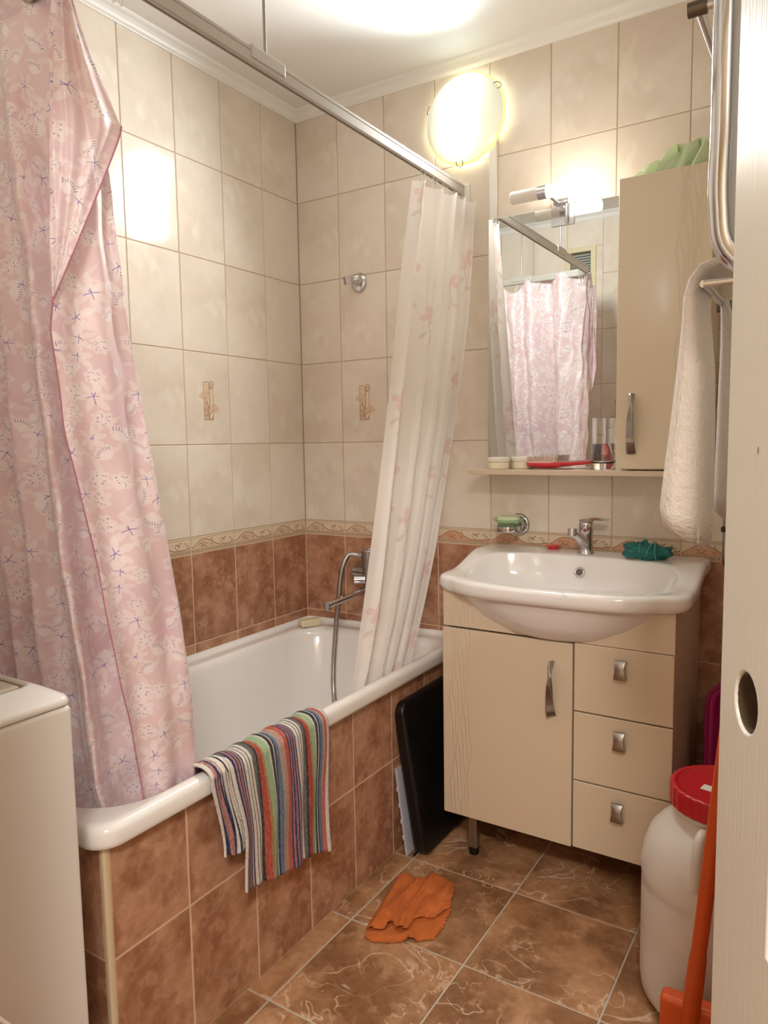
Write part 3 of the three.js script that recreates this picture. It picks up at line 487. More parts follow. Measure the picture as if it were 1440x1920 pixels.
// ------------------------------------------------------------ pink curtain at the near end of the tub
{
  const pinkTex = canvasTex(1536, 1536, (g, w, h) => {
    g.fillStyle = '#efd6da'; g.fillRect(0, 0, w, h);
    for (let i = 0; i < 60; i++) { const x = rnd() * w, y = rnd() * h, r = rr(80, 240), q = g.createRadialGradient(x, y, 0, x, y, r); const c = rnd() < 0.5 ? '228,194,208' : '238,208,206'; q.addColorStop(0, `rgba(${c},0.45)`); q.addColorStop(1, `rgba(${c},0)`); g.fillStyle = q; g.fillRect(x - r, y - r, 2 * r, 2 * r); }
    const wrap = (x, y, f) => { for (const dx of [-w, 0, w]) for (const dy of [-h, 0, h]) if (x + dx > -260 && x + dx < w + 260 && y + dy > -260 && y + dy < h + 260) { g.save(); g.translate(x + dx, y + dy); f(); g.restore(); } };
    const petal = (l, wd, c) => { g.beginPath(); g.moveTo(0, 0); g.bezierCurveTo(-wd, -l * 0.35, -wd * 0.8, -l * 0.85, 0, -l); g.bezierCurveTo(wd * 0.8, -l * 0.85, wd, -l * 0.35, 0, 0); g.fillStyle = c; g.fill(); };
    const leaf = 'rgba(248,234,233,0.6)', white = 'rgba(250,240,240,0.66)';
    for (let i = 0; i < 130; i++) { const x = rnd() * w, y = rnd() * h, a = rnd() * 6.28, l = rr(90, 190), b = rr(16, 34); wrap(x, y, () => { g.rotate(a); petal(l, b, leaf); }); }
    const spots = []; for (let t = 0; t < 4000 && spots.length < 92; t++) { const x = rnd() * w, y = rnd() * h; if (spots.every(([a, b]) => Math.hypot(Math.min(Math.abs(a - x), w - Math.abs(a - x)), Math.min(Math.abs(b - y), h - Math.abs(b - y))) > 112)) spots.push([x, y]); }
    for (const [x, y] of spots) { const a = rnd() * 6.28, s = rr(0.75, 1.2), kind = Math.floor(rnd() * 3), pr = Array.from({ length: 30 }, rnd);
      wrap(x, y, () => { g.rotate(a); g.scale(s, s);
        if (kind === 0) { for (let k = 0; k < 6; k++) { g.save(); g.rotate(k * 1.047 + pr[k] * 0.3); petal(92 + pr[k] * 24, 30, white); g.restore(); } g.strokeStyle = 'rgba(118,98,178,0.85)'; g.lineWidth = 4; for (let k = 0; k < 5; k++) { g.beginPath(); g.moveTo(0, 0); g.lineTo(Math.cos(k * 1.3 + pr[k]) * 38 * (0.4 + pr[k + 6]), Math.sin(k * 1.3 + pr[k]) * 38 * (0.4 + pr[k + 7])); g.stroke(); } }
        else if (kind === 1) { for (let k = 0; k < 7; k++) { g.save(); g.rotate(k * 0.9); petal(62 + pr[k] * 16, 32, white); g.restore(); } g.strokeStyle = 'rgba(110,98,128,0.8)'; g.lineWidth = 4; for (let k = 0; k < 13; k++) { const q = k * 0.5 + pr[k], r = 14 + 26 * pr[k + 8]; g.beginPath(); g.moveTo(Math.cos(q) * r, Math.sin(q) * r); g.lineTo(Math.cos(q) * (r + 9), Math.sin(q) * (r + 9)); g.stroke(); } }
        else { for (let k = -2; k <= 2; k++) { g.save(); g.rotate(k * 0.34); petal(104, 32, white); g.restore(); } g.strokeStyle = 'rgba(122,104,150,0.8)'; g.lineWidth = 4; for (let k = 0; k < 8; k++) { const q = -1.57 + (k - 3.5) * 0.2; g.beginPath(); g.moveTo(Math.cos(q) * 62, Math.sin(q) * 62); g.lineTo(Math.cos(q) * (78 + 14 * pr[k]), Math.sin(q) * (78 + 14 * pr[k])); g.stroke(); } }
      }); }
  });
  pinkTex.repeat.set(1 / 0.42, 1 / 0.42);
  const mat = phy({ map: pinkTex, roughness: 0.42, sheen: 0.5, sheenRoughness: 0.4, sheenColor: new THREE.Color(1, 0.92, 0.94), transmission: 0.16, thickness: 0, side: THREE.DoubleSide });
  const C = thing('shower_curtain', 'pink flowered shower curtain hanging into the tub beside the washing machine', 'curtain', [0, 0, 0]);
  const hemR = [[2.03, 0.69, 1.475], [1.87, 0.70, 1.50], [1.70, 0.70, 1.512], [1.503, 0.69, 1.516], [1.451, 0.685, 1.521], [1.293, 0.68, 1.504], [1.107, 0.68, 1.467], [0.908, 0.68, 1.435], [0.747, 0.677, 1.404], [0.60, 0.662, 1.372], [0.42, 0.63, 1.33]];
  const fold = [[2.03, 0.668, 1.452], [1.85, 0.672, 1.428], [1.735, 0.672, 1.388], [1.441, 0.674, 1.356], [1.244, 0.676, 1.321], [1.087, 0.676, 1.295], [0.921, 0.675, 1.264], [0.747, 0.672, 1.237], [0.60, 0.658, 1.219], [0.42, 0.625, 1.205]];
  const Lf = [[2.03, 0.50, 1.45], [1.742, 0.536, 1.46], [1.487, 0.564, 1.462], [1.151, 0.592, 1.46], [0.808, 0.632, 1.452], [0.62, 0.615, 1.425], [0.42, 0.58, 1.37]];
  const cols = [];
  const nl = 9; for (let k = 0; k < nl; k++) { const f = k / nl, s = k % 2 ? 1 : -1; cols.push([[2.03, lerp(0.06, 0.44, f), RZ + 0.010 * s], [1.2, lerp(0.08, 0.50, f), 1.405 + 0.022 * s], [0.62, lerp(0.13, 0.52, f), 1.385 + 0.022 * s], [0.42, lerp(0.17, 0.50, f), 1.33 + 0.02 * s]]); }
  cols.push(Lf.map(([y, x, z]) => [y, x - 0.03, z - 0.002])); cols.push(Lf);
  cols.push([[2.03, 0.53, 1.425], [1.5, 0.545, 1.405], [1.0, 0.57, 1.395], [0.62, 0.565, 1.365], [0.42, 0.55, 1.32]]);
  cols.push([[2.03, 0.575, 1.40], [1.5, 0.58, 1.36], [1.0, 0.59, 1.335], [0.62, 0.58, 1.30], [0.42, 0.56, 1.27]]);
  cols.push([[2.03, 0.62, 1.43], [1.5, 0.625, 1.37], [1.0, 0.63, 1.32], [0.62, 0.62, 1.28], [0.42, 0.595, 1.25]]);
  cols.push(fold);
  const blend = (t, bx) => fold.map(([y]) => { const a = along(fold, y), b = along(hemR, y), q = along(bx, y)[0]; return [y, lerp(a[0], b[0], t) + q, lerp(a[1], b[1], t)]; });
  cols.push(blend(0.12, [[2.03, 0.012], [1.0, 0.012], [0.42, 0.006]])); cols.push(blend(0.40, [[2.03, 0.004], [1.4, 0.020], [0.9, 0.012], [0.42, 0.004]])); cols.push(blend(0.72, [[2.03, 0.012], [1.4, 0.004], [0.9, -0.006], [0.42, 0.0]])); cols.push(hemR);
  const cr = (p0, p1, p2, p3, t) => 0.5 * (2 * p1 + (p2 - p0) * t + (2 * p0 - 5 * p1 + 4 * p2 - p3) * t * t + (3 * p1 - p0 - 3 * p2 + p3) * t * t * t);
  const nC = cols.length - 1;
  const fn = (u, v) => {
    const y = lerp(2.045, 0.42, v), s = u * nC, k = Math.min(nC - 1, Math.floor(s)), t = s - k, q = (i) => along(cols[Math.max(0, Math.min(nC, i))], y), a = q(k - 1), b = q(k), c = q(k + 1), d = q(k + 2);
    const wr = 0.0035 * Math.sin(y * 17 + u * 31) + 0.0022 * Math.sin(y * 41 - u * 57);
    const scal = u < 0.40 ? 0.034 * Math.abs(Math.sin(u / 0.40 * Math.PI * 3)) * smooth(0.35, 0, v) : 0;
    return V(cr(a[0], b[0], c[0], d[0], t) + wr + (u > 0.62 ? 0.006 * Math.sin(u * 75 + y * 2.5) * smooth(0.62, 0.7, u) : 0), y - scal + 0.032 * smooth(0.38, 0.46, u) * (1 - v) ** 6, cr(a[1], b[1], c[1], d[1], t) + wr);
  };
  const main = sheet(fn, 220, 90);
  // the top corner has slipped off its hooks and folds over towards the room, like a lapel
  const outer = [[0, 1.985, 0.705, 1.462], [0.22, 1.90, 0.722, 1.437], [0.42, 1.80, 0.738, 1.401], [0.46, 1.785, 0.738, 1.405], [0.75, 1.615, 0.732, 1.482], [1, 1.500, 0.700, 1.521]];
  const flap = sheet((u, v) => { const o = along(outer, v), yl = lerp(2.03, 1.50, v), l = along(hemR, yl), bul = Math.sin(u * Math.PI) * (0.016 * (1 - v) + 0.010 * Math.sin(u * 15 - v * 6) * (1 - v)) + 0.005 * Math.sin(u * 9 + v * 5) * (1 - v) * u; return V(lerp(l[0] + 0.003, o[1], u) + bul, lerp(yl, o[0], u), lerp(l[1], o[2], u) + bul * 0.6); }, 40, 60);
  part('cloth', join([main, flap]), mat, C);
  // overlocked edge along the hem and the slipped corner
  const hm = std({ color: 0xb97a88, roughness: 0.8 });
  const hp = []; for (let i = 0; i <= 40; i++) { const y = lerp(1.503, 0.50, i / 40), p = fn(1, (2.045 - y) / (2.045 - 0.42)); hp.push(V(p.x + 0.0012, p.y, p.z)); }
  const fp = outer.slice(2).map(([, y, x, z]) => V(x + 0.001, y, z));
  part('hem_stitching', join([tube(hp, 0.0014, 160, 6), tube(fp, 0.0014, 60, 6)]), hm, C, 'darker pink stitched hem');
  const ring = (x, z, len) => { const m = part('hook', hookGeo(len), M.whitePlastic, C); m.position.set(x, RY + 0.002, z); };
  for (let k = 0; k < 4; k++) ring(lerp(0.09, 0.45, k / 3), RZ, 0.04); for (let k = 0; k < 7; k++) { const a = k / 6 * Math.PI / 2; ring(0.655 + 0.055 * Math.cos(a), 1.365 + 0.055 * Math.sin(a), 0.036); }
}

// ------------------------------------------------------------ washbasin cabinet
const glossCream = phy({ color: 0xdbc8ae, roughness: 0.22, clearcoat: 0.5, clearcoatRoughness: 0.12 });
const sideCream = phy({ color: 0xd8c4ac, roughness: 0.35 });
// wavy embossed strip on the fronts: u0..u1 of the width
const waveBump = (u0, u1, wM, hM) => canvasTex(512, 1024, (g, w, h) => {
  g.fillStyle = '#808080'; g.fillRect(0, 0, w, h); const a = u0 * w, b = u1 * w, lines = 6;
  for (let k = 0; k <= lines; k++) { const x0 = lerp(a, b, k / lines); for (const [c, o, lw] of [['rgba(40,40,40,0.85)', 0, 5], ['rgba(225,225,225,0.85)', 5, 4]]) { g.strokeStyle = c; g.lineWidth = lw; g.beginPath(); for (let y = 0; y <= h; y += 8) { const Y = y / h * hM * 22, x = x0 + o + (b - a) * 0.10 * Math.sin(Y + k * 1.1) + (b - a) * 0.05 * Math.sin(Y * 2.3 + k * 2.4); y ? g.lineTo(x, y) : g.moveTo(x, y); } g.stroke(); } }
}, false);
const fullUV = (g, x0, x1, y0, y1) => { const p = g.attributes.position, uv = g.attributes.uv; for (let i = 0; i < p.count; i++) uv.setXY(i, (p.getX(i) - x0) / (x1 - x0), (p.getY(i) - y0) / (y1 - y0)); return g; };
const embossed = (u0, u1, w, h) => phy({ color: 0xdbc8ae, roughness: 0.2, clearcoat: 0.7, clearcoatRoughness: 0.06, bumpMap: waveBump(u0, u1, w, h), bumpScale: 0.0016 });
// twisted bow handle standing on a front at z = 0, centred, of height h
function bowHandle(h) {
  const N = 48, rings = [];
  for (let i = 0; i <= N; i++) { const t = i / N, y = (t - 0.5) * h, out = 0.006 + 0.020 * Math.sin(t * Math.PI) ** 0.6, tw = (t - 0.5) * 2.6 + 0.5, wd = 0.0108 + 0.0035 * Math.abs(2 * t - 1) ** 2 - 0.001 * Math.sin(t * 6.28) , th = 0.0035;
    rings.push([[1, 1], [-1, 1], [-1, -1], [1, -1]].flatMap(([a, b]) => [V(a * wd * 0.9, y, b * th), V(a * wd, y, b * th * 0.6)]).map((p, k) => { const order = [1, 0, 2, 3, 5, 4, 6, 7]; return p; }).map((p) => { const c = Math.cos(tw), s = Math.sin(tw); return V(p.x * c - p.z * s, p.y, p.x * s + p.z * c + out); })); }
  const fix = rings.map((r) => [r[1], r[0], r[2], r[3], r[5], r[4], r[6], r[7]]);
  return join([loft(fix.map((r) => [...r].sort((p, q) => 0)), true, true, 0.5), cyl(V(0, -h / 2 + 0.012, 0), V(0, -h / 2 + 0.012, 0.012), 0.004), cyl(V(0, h / 2 - 0.012, 0), V(0, h / 2 - 0.012, 0.012), 0.004)]);
}
function flareKnob() {   // small waisted knob, 34 mm tall, tapering in the middle
  const K = 1.3, rows = [[-0.019, 0.0135, 0.006], [-0.013, 0.0125, 0.009], [-0.004, 0.0105, 0.0105], [0.004, 0.0095, 0.0105], [0.013, 0.0105, 0.008], [0.019, 0.0125, 0.004]].map((r) => r.map((q) => q * K));
  const rings = rows.map(([y, w, d]) => [V(w, y, 0.014), V(w * 0.9, y, 0.014 + d), V(0, y, 0.0165 + d), V(-w * 0.9, y, 0.014 + d), V(-w, y, 0.014), V(0, y, 0.011)].reverse());
  return join([loft(rings, true, true, 0.5), cyl(V(0, 0, 0), V(0, 0, 0.016), 0.0055, 0.0065, 16)]);
}
const VX0 = 0.812, VX1 = 1.460, VZ = 0.380;
{
  const C = thing('vanity_cabinet', 'cream washbasin cabinet with one door and three drawers', 'cabinet', [0, 0, 0]);
  const zf = VZ - 0.018;
  part('body', join([box(VX0 + 0.002, VX0 + 0.018, 0.136, 0.846, 0.012, zf), box(VX1 - 0.018, VX1, 0.136, 0.846, 0.012, zf), box(VX0 + 0.018, VX1 - 0.018, 0.136, 0.152, 0.012, zf), box(VX0 + 0.018, VX1 - 0.018, 0.152, 0.846, 0.012, 0.016), box(1.196, 1.212, 0.152, 0.70, 0.016, zf), box(VX0 + 0.018, VX1 - 0.018, 0.655, 0.671, 0.20, zf)]), sideCream, C);
  const fx = new THREE.Shape(); fx.moveTo(VX0, 0.717); fx.lineTo(VX1, 0.717); fx.lineTo(VX1, 0.846); fx.lineTo(VX1 - 0.02, 0.846); fx.bezierCurveTo(1.36, 0.80, 1.28, 0.719, 1.14, 0.7185); fx.bezierCurveTo(1.0, 0.719, 0.92, 0.80, VX0 + 0.02, 0.846); fx.lineTo(VX0, 0.846); fx.closePath();
  const fg = new THREE.ExtrudeGeometry(fx, { depth: 0.015, bevelEnabled: true, bevelSize: 0.0012, bevelThickness: 0.0015, bevelSegments: 2, curveSegments: 24 });
  fullUV(fg, VX0, VX1, 0.717, 0.846);
  part('fascia', at(fg, 0, 0, zf + 0.0008), embossed(0.03, 0.13, 0.65, 0.13), C);
  const dg = fullUV(rbox(0.8085, 1.2015, 0.1375, 0.7105, zf + 0.001, VZ + 0.001, 0.003), 0.8085, 1.2015, 0.1375, 0.7105);
  const door = part('door', dg, embossed(0.07, 0.21, 0.39, 0.57), C);
  const bh = part('handle', bowHandle(0.155), M.steel, door, 'twisted metal bow handle'); { const p = onZ(VZ + 0.001, 1036, 1290); bh.position.set(p.x, p.y, VZ + 0.001); }
  const ys = [[0.528, 0.7145], [0.334, 0.5245], [0.140, 0.3305]], kp = [[1162, 1258], [1160, 1392], [1156, 1526]];
  ys.forEach(([a, b], i) => { const d = part('drawer', rbox(1.2055, VX1 + 0.0005, a, b, zf + 0.001, VZ, 0.003), glossCream, C); const k = part('knob', flareKnob(), M.steel, d, 'small waisted metal knob'); const p = onZ(VZ + 0.02, ...kp[i]); k.position.set(p.x, p.y, VZ); });
  for (const [x, z] of [[0.885, 0.33], [1.40, 0.33], [0.885, 0.06], [1.40, 0.06]]) { const l = part('leg', join([rbox(x - 0.014, x + 0.014, 0.022, 0.136, z - 0.014, z + 0.014, 0.003), rbox(x - 0.02, x + 0.02, 0.128, 0.136, z - 0.02, z + 0.02, 0.002)]), M.steel, C); part('foot', cyl(V(x, 0, z), V(x, 0.022, z), 0.015, 0.014, 20), M.black, l); }
}
// washbasin
{
  const B = thing('washbasin', 'white ceramic washbasin with bowed front on the cream cabinet', 'washbasin', [0, 0, 0]);
  const cx = 1.14, cz = 0.245, sh = new THREE.Shape();
  const x0 = 0.788, x1 = 1.494, zs = 0.372, zb = 0.472, r = 0.045;
  sh.moveTo(x0 + 0.03, 0.004); sh.lineTo(x1 - 0.03, 0.004); sh.quadraticCurveTo(x1 - 0.004, 0.004, x1 - 0.004, 0.03); sh.lineTo(x1, zs - 0.03); sh.quadraticCurveTo(x1, zs + 0.022, x1 - 0.06, zs + 0.035); sh.bezierCurveTo(1.36, zb - 0.008, 1.24, zb, cx, zb); sh.bezierCurveTo(1.04, zb, 0.92, zb - 0.008, x0 + 0.06, zs + 0.035); sh.quadraticCurveTo(x0, zs + 0.022, x0, zs - 0.03); sh.lineTo(x0 + 0.004, 0.03); sh.quadraticCurveTo(x0 + 0.004, 0.004, x0 + 0.03, 0.004);
  const pts = sh.getPoints(24), N = 192;
  const rad = (a) => { const dx = Math.cos(a), dz = Math.sin(a); let best = 0; for (let i = 0; i < pts.length; i++) { const p = pts[i], q = pts[(i + 1) % pts.length], ex = q.x - p.x, ez = q.y - p.y, den = dx * ez - dz * ex; if (Math.abs(den) < 1e-9) continue; const t = ((p.x - cx) * ez - (p.y - cz) * ex) / den, s = ((p.x - cx) * dz - (p.y - cz) * dx) / den; if (t > 0 && s >= -1e-6 && s <= 1 + 1e-6) best = Math.max(best, t); } return best; };
  // angles spaced evenly along the outline
  const th = pts.map((p) => Math.atan2(p.y - cz, p.x - cx)); const A = []; { const len = [0]; for (let i = 1; i <= pts.length; i++) { const p = pts[i - 1], q = pts[i % pts.length]; len.push(len[i - 1] + Math.hypot(q.x - p.x, q.y - p.y)); } const tot = len[len.length - 1]; for (let k = 0; k < N; k++) { const s = k / N * tot; let i = 1; while (len[i] < s) i++; const p = pts[i - 1], q = pts[i % pts.length], f = (s - len[i - 1]) / Math.max(1e-9, len[i] - len[i - 1]); A.push(Math.atan2(lerp(p.y, q.y, f) - cz, lerp(p.x, q.x, f) - cx)); } }
  const Ro = A.map(rad);
  const deck = (z) => 0.866 + 0.039 * smooth(0.30, 0.10, z) + 0.012 * (1 - clamp(z / 0.42)) ;
  const outer = (inset, dy, below) => A.map((a, i) => { const q = Ro[i] - inset, x = cx + Math.cos(a) * q, z = cz + Math.sin(a) * q; return V(x, (below === undefined ? Math.min(deck(z), 0.912) + dy : below), Math.max(z, 0.003)); });
  const sup = (a, sx, sz, e = 2.6) => { const c = Math.abs(Math.cos(a)) / sx, s = Math.abs(Math.sin(a)) / sz; return 1 / ((c ** e + s ** e) ** (1 / e)); };
  const bowlC = 0.262;
  const bowl = (sx, sz, y, e, czz = bowlC) => A.map((a) => { // same directions, measured from the bowl centre
    const q = sup(a, sx, sz, e); return V(cx + Math.cos(a) * q, y === null ? 0 : y, czz + Math.sin(a) * q); });
  const lip = bowl(0.292, 0.158, null, 2.9).map((p) => V(p.x, Math.min(deck(p.z), 0.905) - 0.004, p.z)), lip0 = bowl(0.302, 0.166, null, 2.9).map((p) => V(p.x, Math.min(deck(p.z), 0.907), p.z));
  const edge = (k) => outer([0.001, 0.005, 0.013][k], [-0.012, -0.0045, -0.0003][k]);
  const rings = [
    bowl(0.05, 0.05, 0.692, 2, 0.235), bowl(0.13, 0.115, 0.701, 2, 0.24), bowl(0.215, 0.160, 0.726, 2.1, 0.245), bowl(0.278, 0.184, 0.762, 2.2, 0.245), bowl(0.318, 0.198, 0.798, 2.3, 0.245), bowl(0.340, 0.209, 0.826, 2.5, 0.245),
    outer(0.016, -0.046), outer(0.006, -0.040), outer(0.0005, -0.028), edge(0), edge(1), edge(2), outer(0.03, 0.0),
    lip0, lip, bowl(0.283, 0.150, 0.853, 2.9), bowl(0.268, 0.140, 0.82, 2.8), bowl(0.235, 0.122, 0.785, 2.6), bowl(0.17, 0.092, 0.762, 2.4), bowl(0.08, 0.05, 0.753, 2), bowl(0.024, 0.024, 0.751, 2)];
  rings.slice(0, 6).forEach((r2) => r2.forEach((p) => { p.z = Math.max(p.z, 0.02); }));
  part('basin', loft(rings.map((q) => q.slice().reverse()), true, true), M.ceramic, B);
  const og = join([at(new THREE.TorusGeometry(0.0125, 0.003, 12, 32), 0, 0, 0.001), at(new THREE.CircleGeometry(0.0115, 24), 0, 0, -0.001)]);
  const o = part('overflow_ring', at(new THREE.TorusGeometry(0.0125, 0.0032, 12, 32), 0, 0, 0.001), M.chrome, B, 'round chrome overflow ring'); o.position.set(1.137, 0.858, 0.1175); o.rotation.x = -0.32;
  const oh = part('overflow_hole', cyl(V(0, 0, -0.004), V(0, 0, 0.0012), 0.0115, 0.0115, 24), std({ color: 0x6d6258, roughness: 0.7 }), B); oh.position.copy(o.position); oh.rotation.copy(o.rotation);
  part('drain', cyl(V(1.14, 0.7495, bowlC), V(1.14, 0.753, bowlC), 0.022, 0.02, 24), M.chrome, B);
}
// basin faucet
{
  const F = thing('basin_faucet', 'chrome single lever faucet on the back edge of the washbasin', 'faucet', [1.141, 0.905, 0.068]);
  part('body', lathe([[0.0001, 0], [0.0255, 0], [0.0255, 0.006], [0.0225, 0.009], [0.0205, 0.02], [0.0195, 0.055], [0.0205, 0.07], [0.021, 0.0735]], 36), M.chrome, F);
  const cap = part('cap', lathe([[0.021, 0.0745], [0.0225, 0.077], [0.0225, 0.096], [0.020, 0.103], [0.010, 0.106], [0.0001, 0.1065]], 36), M.chrome, F);
  const tip = onZ(0.172, 1073, 998).sub(F.position), s0 = V(0, 0.032, 0.008), s1 = tip.clone().add(V(0, 0.0, 0)), mid = s0.clone().lerp(s1, 0.55).add(V(0, 0.006, 0));
  const curve = new THREE.QuadraticBezierCurve3(s0, mid, s1), rings = [];
  for (let i = 0; i <= 14; i++) { const t = i / 14, c = curve.getPoint(t), d = curve.getTangent(t), up = V(0, 1, 0).addScaledVector(d, -d.y).normalize(), sd = new THREE.Vector3().crossVectors(d, up), w = lerp(0.015, 0.0125, t), h = lerp(0.0165, 0.0105, t); rings.push(Array.from({ length: 18 }, (_, k) => { const a = k / 18 * 6.2832; return c.clone().addScaledVector(sd, Math.cos(a) * w).addScaledVector(up, Math.sin(a) * h); })); }
  const sp = part('spout', loft(rings, true, true), M.chrome, F);
  part('aerator', join([cyl(s1.clone().add(V(0, 0.011, -0.002)), s1.clone().add(V(0, -0.011, 0.002)), 0.0135, 0.0125, 24)]), M.chrome, sp);
  const lv = [[0, 0.018, 0.098, 0.010], [0.25, 0.016, 0.106, 0.007], [0.6, 0.012, 0.112, 0.004], [1, 0.0125, 0.110, 0.003]].map(([t, w, y, h]) => { const x = lerp(-0.016, 0.066, t); return [V(x, y + h, w), V(x, y + h, -w), V(x, y - h, -w), V(x, y - h, w)]; });
  part('lever', loft(lv, true, true, 0.5), M.chrome, cap);
  part('temperature_mark', cyl(V(0.004, 0.078, 0.0215), V(0.004, 0.078, 0.0245), 0.004, 0.004, 16), std({ color: 0xb33326, roughness: 0.4 }), cap, 'small red and dark temperature mark');
}
// red sink strainer, teal rag
{
  const S = thing('sink_strainer', 'red plastic sink strainer beside the basin faucet', 'strainer', [1.027, 0.9065, 0.036]);
  part('cup', lathe([[0.0001, 0], [0.013, 0], [0.0155, 0.002], [0.0155, 0.009], [0.017, 0.011]], 32), std({ color: 0xd8342c, roughness: 0.35 }), S);
  part('rim', lathe([[0.0155, 0.0095], [0.0255, 0.0125], [0.0262, 0.0138], [0.0255, 0.0145], [0.016, 0.0118], [0.0001, 0.0115]], 40), std({ color: 0xe04038, roughness: 0.3 }), S);
  for (let k = 0; k < 10; k++) { const a = k * 0.628; part('slot', cyl(V(Math.cos(a) * 0.010, 0.0117, Math.sin(a) * 0.010), V(Math.cos(a) * 0.010, 0.0122, Math.sin(a) * 0.010), 0.0016, 0.0016, 8), std({ color: 0x5a1512, roughness: 0.6 }), S); }
}
{
  const T = thing('rolled_rag', 'teal cloth bundle tied with cord on the washbasin edge', 'rag', [1.325, 0.9055, 0.092]);
  const tealTex = dataTex(256, 256, (u, v) => { const k = fbm(u * 40, v * 6, 3); return mix3([22, 84, 82], [52, 132, 124], k); });
  const rings = []; for (let i = 0; i <= 40; i++) { const t = i / 40, x = lerp(-0.052, 0.056, t), r = 0.0205 * (0.45 + 0.55 * Math.sin(Math.PI * clamp(t * 0.92 + 0.06)) ** 0.5) * (1 + 0.12 * Math.sin(t * 13)); rings.push(Array.from({ length: 36 }, (_, k) => { const a = k / 36 * 6.2832, q = r * (1 + 0.06 * Math.sin(a * 5 + t * 9) + 0.05 * Math.sin(a * 9 - t * 12)); return V(x + 0.004 * Math.sin(a * 3 + t * 9), 0.020 + Math.sin(a) * q * 0.98 + 0.004 * Math.sin(t * 7), Math.cos(a) * q * 1.25 + 0.008 * Math.sin(t * 6)); })); }
  rings.forEach((r) => r.forEach((p) => { p.y = Math.max(p.y, 0.001); }));
  part('cloth', loft(rings.map((r) => r.reverse()), true, true), std({ map: tealTex, roughness: 0.8 }), T);
  const loop = []; for (let i = 0; i <= 60; i++) { const t = i / 60, a = t * 6.2832 * 3.2; loop.push(V(lerp(-0.03, 0.028, t) + 0.008 * Math.sin(a * 0.5), 0.0225 + Math.sin(a) * 0.0215, Math.cos(a) * 0.0265)); loop[i].y = Math.max(loop[i].y, 0.003); }
  part('cord', tube(loop, 0.0017, 200, 6), std({ color: 0x3f9a92, roughness: 0.8 }), T, 'lighter teal cord');
  T.scale.setScalar(1.18);
  part('cloth_corner', sheet((u, v) => V(-0.022 + u * 0.03 + 0.012 * v, 0.034 + 0.014 * v * (1 - u) + 0.004 * Math.sin(u * 9), -0.012 + 0.012 * u - 0.006 * v), 10, 8), std({ map: tealTex, roughness: 0.8, side: THREE.DoubleSide }), T);
}

// ------------------------------------------------------------ mirror, shelf, wall cabinet
one('mirror', join([rbox(0.797, 1.262, 1.167, 1.964, 0.004, 0.0245, 0.001, 1)]), M.mirror, 'frameless wall mirror above the shelf reflecting the pink curtain', 'mirror');
const SH = 1.1665, SZ = 0.158;
one('wall_shelf', rbox(0.786, 1.492, SH - 0.0155, SH, 0.002, SZ, 0.0015, 2), glossCream, 'narrow cream shelf under the mirror', 'shelf');
{
  const C = thing('wall_cabinet', 'tall glossy cream wall cabinet beside the mirror', 'cabinet', [0, 0, 0]);
  const x0 = 1.249, x1 = 1.490, y0 = 1.1685, y1 = 1.964, zf = 0.160;
  part('body', join([box(x0 + 0.014, x1, y0, y1, 0.026, zf - 0.016)]), sideCream, C);
  const d = part('door', fullUV(rbox(x0, x1, y0 + 0.003, y1, zf - 0.015, zf + 0.001, 0.0025), x0, x1, y0, y1), embossed(0.66, 0.90, 0.24, 0.79), C); d.material.color.set(0xe2d3b8);
  const h = part('handle', bowHandle(0.168), M.steel, d, 'twisted metal bow handle'); const p = onZ(zf + 0.01, 1184, 795); h.position.set(p.x, p.y, zf + 0.001);
}
one('cable_trunking', rbox(0.797, 0.822, 1.968, 2.262, 0.001, 0.013, 0.002), M.whitePlastic, 'white plastic cable channel running from lamp to mirror', 'cable channel');

// things on the shelf
function jar(pos, turn, text, name, label) {
  const J = thing(name, label, 'jar', pos); J.rotation.y = turn;
  const r = 0.0345, lt = canvasTex(1024, 128, (g, w, h) => { g.fillStyle = '#f2e8cc'; g.fillRect(0, 0, w, h); if (text) { const x = 250; g.fillStyle = '#1f3a8a'; g.beginPath(); g.arc(x, 62, 40, 0, 7); g.fill(); g.fillStyle = '#fff'; g.font = 'bold 22px sans-serif'; g.textAlign = 'center'; g.textBaseline = 'middle'; g.fillText('NIVEA', x, 63); } g.fillStyle = '#8b8a92'; const xo = text ? 310 : 200; for (let i = 0; i < 12; i++) g.fillRect(xo + i * 9, 46, 6, 9); for (let i = 0; i < 6; i++) g.fillRect(xo + 24 + i * 9, 72, 6, 7); });
  part('pot', lathe([[0.0001, 0], [r - 0.003, 0], [r, 0.002], [r, 0.021], [r - 0.002, 0.0225], [0.0001, 0.0225]], 48), phy({ map: lt, roughness: 0.3 }), J);
  part('lid', lathe([[r - 0.003, 0.0225], [r + 0.0012, 0.0235], [r + 0.0012, 0.036], [r - 0.001, 0.0375], [0.0001, 0.038]], 48), std({ color: 0xf6f1e4, roughness: 0.35 }), J);
}
jar([0.868, SH, 0.102], 0.35, true, 'cream_jar', 'cream cosmetic jar with a blue round mark, on the shelf end');
jar([0.930, SH, 0.058], 0.0, false, 'cream_jar', 'cream cosmetic jar without blue mark, behind the hairbrush');
